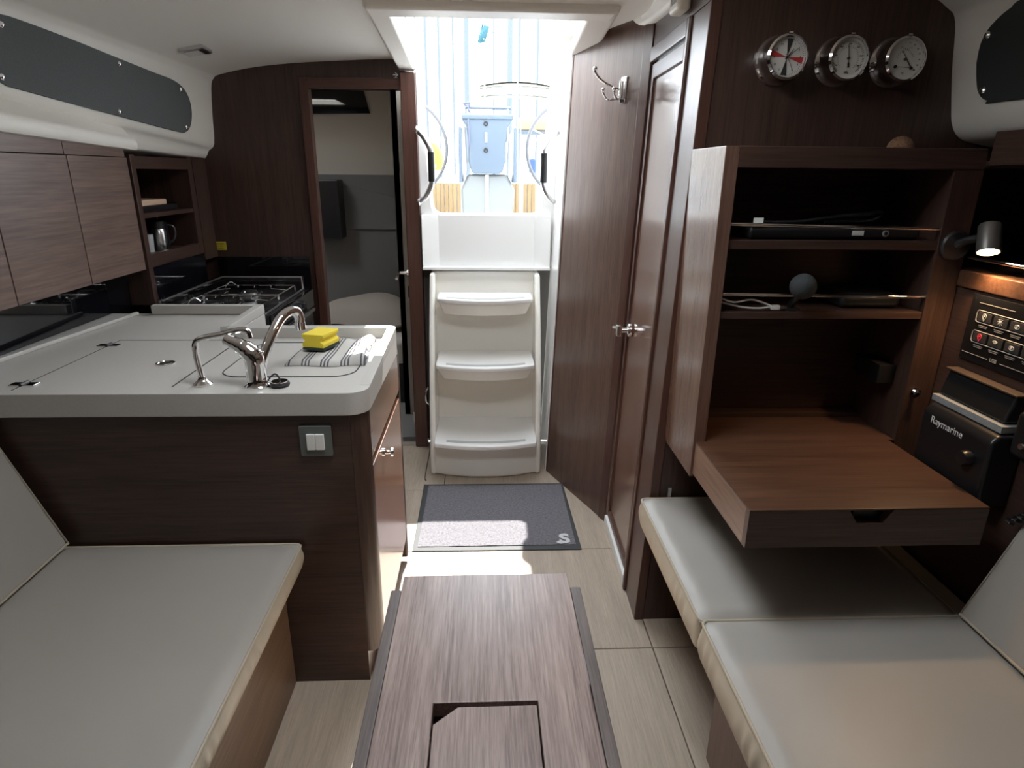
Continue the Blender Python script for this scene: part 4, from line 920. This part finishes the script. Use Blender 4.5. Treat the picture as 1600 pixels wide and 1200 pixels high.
MB().box(-1.11, -1.06, 2.63, 2.69, 1.764, 1.7665).map(clm).build('lens', plain('frosted_lens', (.65, .64, .62), .3), clt)
MB().box(-1.056, -1.042, 2.63, 2.69, 1.764, 1.7665).map(clm).build('switch', BLACK, clt)

# ------------------------------------------------------------------ cockpit and marina seen through the companionway
OUTW = plain('deck_white', (.62, .65, .68), .4)
BLUE = plain('pale_blue_plastic', (.095, .128, .17), .45)
cs = thing('cockpit', 'white moulded cockpit with teak slatted transom', 'cockpit', (0, 4.5, .9), kind=S)
MB().box(-.29, .9, 3.15, 3.48, .88, .92).box(-.42, .9, 3.48, 4.48, .88, .92).box(-.9, .9, 4.48, 5.9, .88, .92).build('cockpit_sole', OUTW, cs)
for s_ in (-1, 1):
    B(s_ * .62, s_ * 1.7, 4.47, 5.9, .92, 1.27).build('cockpit_seat', OUTW, cs, bevel=.03, seg=3)
B(.44, 1.7, 3.15, 4.47, .92, 1.27).build('cockpit_seat', OUTW, cs, bevel=.02)
B(-1.72, 1.62, 5.9, 5.98, .3, 1.02).build('transom', OUTW, cs, bevel=.02)
for x0, x1 in ((-.45, -.20), (.19, .30), (.33, .44)):
    k = max(2, round((x1 - x0) / .038))
    B(x0 - .01, x1 + .01, 5.60, 5.63, .93, 1.278).build('slat_frame', OUTW, cs, bevel=.004)
    for i in range(k):
        w = (x1 - x0) / k; B(x0 + i * w + .002, x0 + (i + 1) * w - .002, 5.585, 5.60, .95, 1.265).build('slat', TEAK(), cs, bevel=.003, seg=1)
# cockpit table
kt = thing('cockpit_table', 'pale blue folding cockpit table with dropped leaves on a white pedestal', 'table', (.02, 4.25, .92))
body = [(-.137, 1.69), (-.137, 1.655), (-.112, 1.63), (-.098, 1.52), (-.100, 1.42), (-.085, 1.36)] + [(-.070, 1.343), (.100, 1.343)] + [(.117, 1.36), (.135, 1.42), (.137, 1.52), (.150, 1.63), (.176, 1.655), (.176, 1.69)]
MB().prism(body, 'y', 4.20, 4.27).build('end_panel', BLUE, kt, bevel=.008, seg=3)
B(-.142, .181, 4.19, 5.0, 1.665, 1.693).build('top', BLUE, kt, bevel=.006)
for x in (-.163, .184):
    B(x, x + .022, 4.19, 5.0, 1.29, 1.62).build('leaf', BLUE, kt, bevel=.006)
for x in (-.125, .150):
    MB().tube([(x, 4.205, 1.62), (x + (.012 if x < 0 else -.012), 4.205, 1.36)], .006, 8).build('strut', STEEL, kt)
MB().prism([(-.105, 1.342), (-.155, 1.25), (-.14, .92), (.18, .92), (.195, 1.25), (.145, 1.342)], 'y', 4.24, 4.55).build('pedestal', plain('pedestal_grey', (.20, .215, .22), .4), kt, bevel=.02, seg=3)
B(.005, .030, 4.228, 4.245, .93, 1.34).build('pedestal_rib', STEEL, kt, bevel=.004)
for z in (1.640, 1.485):
    MB().tube([(.010 + .011 * math.cos(a), 4.195, z + .011 * math.sin(a)) for a in [R(36 * i) for i in range(10)]], .004, 8, True).build('latch_ring', BLACK, kt)
B(.004, .018, 4.196, 4.2005, 1.53, 1.59).build('latch_slot', GREYP, kt)
gr = thing('table_rail', 'blue tube rail with knotted rope above the folded cockpit table', 'rail', (.02, 4.3, 1.69))
MB().tube([(-.12, 4.3, 1.74), (.17, 4.3, 1.738)], .009, 10).build('tube', BLUE, gr)
for x in (-.10, .15): MB().tube([(x, 4.3, 1.694), (x, 4.3, 1.74)], .008, 10).build('post', STEEL, gr)
MB().tube(smooth_path([(-.11, 4.29, 1.75), (-.13, 4.28, 1.76), (-.09, 4.28, 1.765), (-.10, 4.285, 1.73), (-.085, 4.28, 1.70), (-.10, 4.19, 1.66), (-.095, 4.188, 1.58), (-.10, 4.19, 1.50)]), .005, 8).build('rope', plain('dark_rope', (.12, .13, .2), .9), gr)
# twin steering wheels
for x, lab in ((-.625, 'thin grey steering wheel by the yellow lifebuoy'), (.665, 'thin grey steering wheel by the brown sail cover')):
    w = thing('steering_wheel', lab, 'steering wheel', (x, 5.0, 1.27), 'twin cockpit steering wheels')
    c = Vector((x, 5.0, 1.52)); r = .345
    MB().tube([c + Vector((r * math.cos(a), 0, r * math.sin(a))) for a in [2 * math.pi * i / 40 for i in range(40)]], .013, 10, True).build('rim', plain('wheel_grey', (.10, .10, .105), .5), w)
    for i in range(5):
        a = 2 * math.pi * (i + .2) / 5 + 1.2
        MB().tube([c, c + Vector((r * math.cos(a), .0, r * math.sin(a)))], .005, 8).build('spoke', STEEL, w)
    MB().lathe([(.04, -.02), (.04, .05), (.02, .06)], c, (0, 1, 0), 16).build('hub', BLACK, w)
    MB().box(x - .08, x + .08, 5.06, 5.22, 1.271, 1.60).build('pedestal', OUTW, w, bevel=.02)
lb = thing('lifebuoy', 'yellow horseshoe lifebuoy on the stern rail', 'lifebuoy', (-.47, 5.7, 1.30))
MB().tube(smooth_path([(-.57, 5.7, 1.37), (-.56, 5.7, 1.49), (-.51, 5.7, 1.555), (-.45, 5.7, 1.555), (-.405, 5.7, 1.49), (-.40, 5.7, 1.37)]), .045, 12).build('float', plain('lifebuoy_yellow', (.90, .66, .03), .6), lb)
MB().tube([(-.56, 5.655, 1.40), (-.41, 5.655, 1.40)], .012, 8).build('strap', OUTW, lb)
pr = thing('stern_rail', 'stainless stern rail around the cockpit', 'rail', (0, 5.75, .9))
MB().tube(smooth_path([(-.9, 5.75, 1.62), (-.4, 5.76, 1.62), (-.36, 5.76, 1.60), (-.35, 5.76, 1.03)]), .012, 8).build('tube', STEEL, pr)
MB().tube(smooth_path([(.9, 5.75, 1.62), (.47, 5.76, 1.62), (.43, 5.76, 1.60), (.42, 5.76, 1.03)]), .012, 8).build('tube', STEEL, pr)
B(.385, .445, 5.70, 5.76, 1.35, 1.47).build('canvas_bag', plain('navy_canvas', (.03, .06, .30), .8), bevel=.02, seg=3, label='small navy canvas bag hanging on the stern rail', cat='bag')

# water, neighbouring yachts and masts
B(-120, 120, 6.2, 260, -1.2, -1.0).build('ground_water', plain('harbour_water', (.25, .36, .40), .12), label='pale harbour water behind the yacht', cat='water', kind=S)
SAILC = plain('tan_sail_cover', (.19, .14, .085), .8); MAST = plain('mast_alloy', (.075, .088, .104), .4, .3)
def yacht(x, y, ln, mast_r, label, boom=True, bim=False, hgt=14, rot=0):
    t = thing('moored_yacht', label, 'yacht', (x, y, -1.0), 'yachts moored behind the stern')
    def hull(u, v):
        w = ln * .16 * (math.sin(math.pi * min(1, .12 + .88 * u) ** .8) ** .6 if u < 1 else .02)
        a = (v - .5) * math.pi
        return (x + w * math.sin(a), y + ln * (u - .1), -1.05 + 1.75 * (1 - math.cos(a)) ** .5 if abs(a) > .02 else -1.05)
    MB().grid(hull, 12, 10).build('hull', OUTW, t)
    MB().prism([(x - ln * .13, .64), (x - ln * .13, .70), (x + ln * .13, .70), (x + ln * .13, .64)], 'y', y - ln * .09, y + ln * .72).build('deck', OUTW, t)
    MB().prism([(x - ln * .08, .70), (x - ln * .07, 1.12), (x + ln * .07, 1.12), (x + ln * .08, .70)], 'y', y + ln * .2, y + ln * .55).build('coachroof', OUTW, t, bevel=.05)
    my = y + ln * .42
    MB().tube([(x, my, 1.1), (x, my, hgt)], mast_r, 10).build('mast', MAST, t)
    for zz in (hgt * .42, hgt * .68): MB().tube([(x - .8, my, zz), (x, my, zz + .05), (x + .8, my, zz)], .03, 6).build('spreader', MAST, t)
    for s_ in (-1, 1): MB().tube([(x + s_ * ln * .14, my, .7), (x + s_ * .8, my, hgt * .42), (x + s_ * .75, my, hgt * .68), (x, my, hgt)], .008, 5).build('shroud', STEEL, t)
    MB().tube([(x, y - ln * .08, .7), (x, my, hgt)], .008, 5).build('backstay', STEEL, t)
    if boom:
        MB().tube([(x, my, 2.25), (x, y, 2.15)], .06, 8).build('boom', MAST, t)
        MB().tube(smooth_path([(x, my, 2.42), (x, my - 1, 2.40), (x, y + .1, 2.27)]), .14, 10).build('sail_cover', SAILC, t)
    if bim:
        for yy in (y + .1, y + 1.0):
            MB().tube(smooth_path([(x - .56, yy, .7), (x - .54, yy, 2.15), (x - .42, yy, 2.36), (x + .42, yy, 2.36), (x + .54, yy, 2.15), (x + .56, yy, .7)]), .022, 8).build('bimini_hoop', STEEL, t)
        MB().grid(lambda u, v: (x - .48 + .96 * u, y + 1.1 * v, 2.40 + .05 * math.sin(math.pi * u)), 8, 4).grid(lambda u, v: (x - .48 + .96 * u, y + 1.1 * v, 2.38 + .05 * math.sin(math.pi * u)), 8, 4).build('bimini_canvas', plain('cream_canvas', (.28, .25, .20), .9), t)
    for s_ in (-1, 1):
        MB().tube([(x + s_ * ln * .13, y - ln * .08, 1.3), (x + s_ * ln * .12, y + ln * .3, 1.3)], .012, 6).build('lifeline', STEEL, t)
        for q_ in range(4): MB().tube([(x + s_ * ln * .125, y + ln * (.095 * q_ - .06), .70), (x + s_ * ln * .125, y + ln * (.095 * q_ - .06), 1.3)], .012, 6).build('stanchion', STEEL, t)
    t.rotation_euler.z = R(rot); return t
yacht(4.3, 15.4, 8.4, .06, 'white yacht lying crosswise with tan sail cover on its boom', True, False, 16, 90)
yacht(.42, 8.7, 6, .05, 'small white yacht with cream bimini behind the cockpit table', False, True)
yacht(-.526, 17.6, 8, .085, 'white yacht with thick mast lined up behind the folded cockpit table', False, False, 18)
yacht(2.40, 27.6, 8, .06, 'white yacht with bare mast beyond the steering wheel beside the walnut panel', False, False, 20)
yacht(-2.0, 27.6, 8, .06, 'white yacht with bare mast beyond the yellow lifebuoy', False, False, 20)
yacht(.61, 38.6, 8, .085, 'far white yacht with mast rising over the cockpit table', False, False, 22)
yacht(-2.35, 49.6, 8, .085, 'farthest white yacht with a slim mast', False, False, 25)
yacht(-3.5, 38.6, 8, .085, 'far white yacht with mast close to the doorway post', False, False, 22)
fl = thing('flag', 'teal pennant hanging from a thin halyard', 'flag', (0, 7.4, 2.6))
MB().tube([(.02, 7.42, 1.0), (-.02, 7.42, 4.2)], .006, 6).build('halyard', STEEL, fl)
MB().grid(lambda u, v: (-.02 + .08 * v - .05 * u, 7.4 + .02 * math.sin(6 * u + 5 * v), 2.83 - .18 * u - .03 * v * (1 - u)), 8, 5).build('cloth', plain('teal_cloth', (.02, .08, .10), .8), fl)
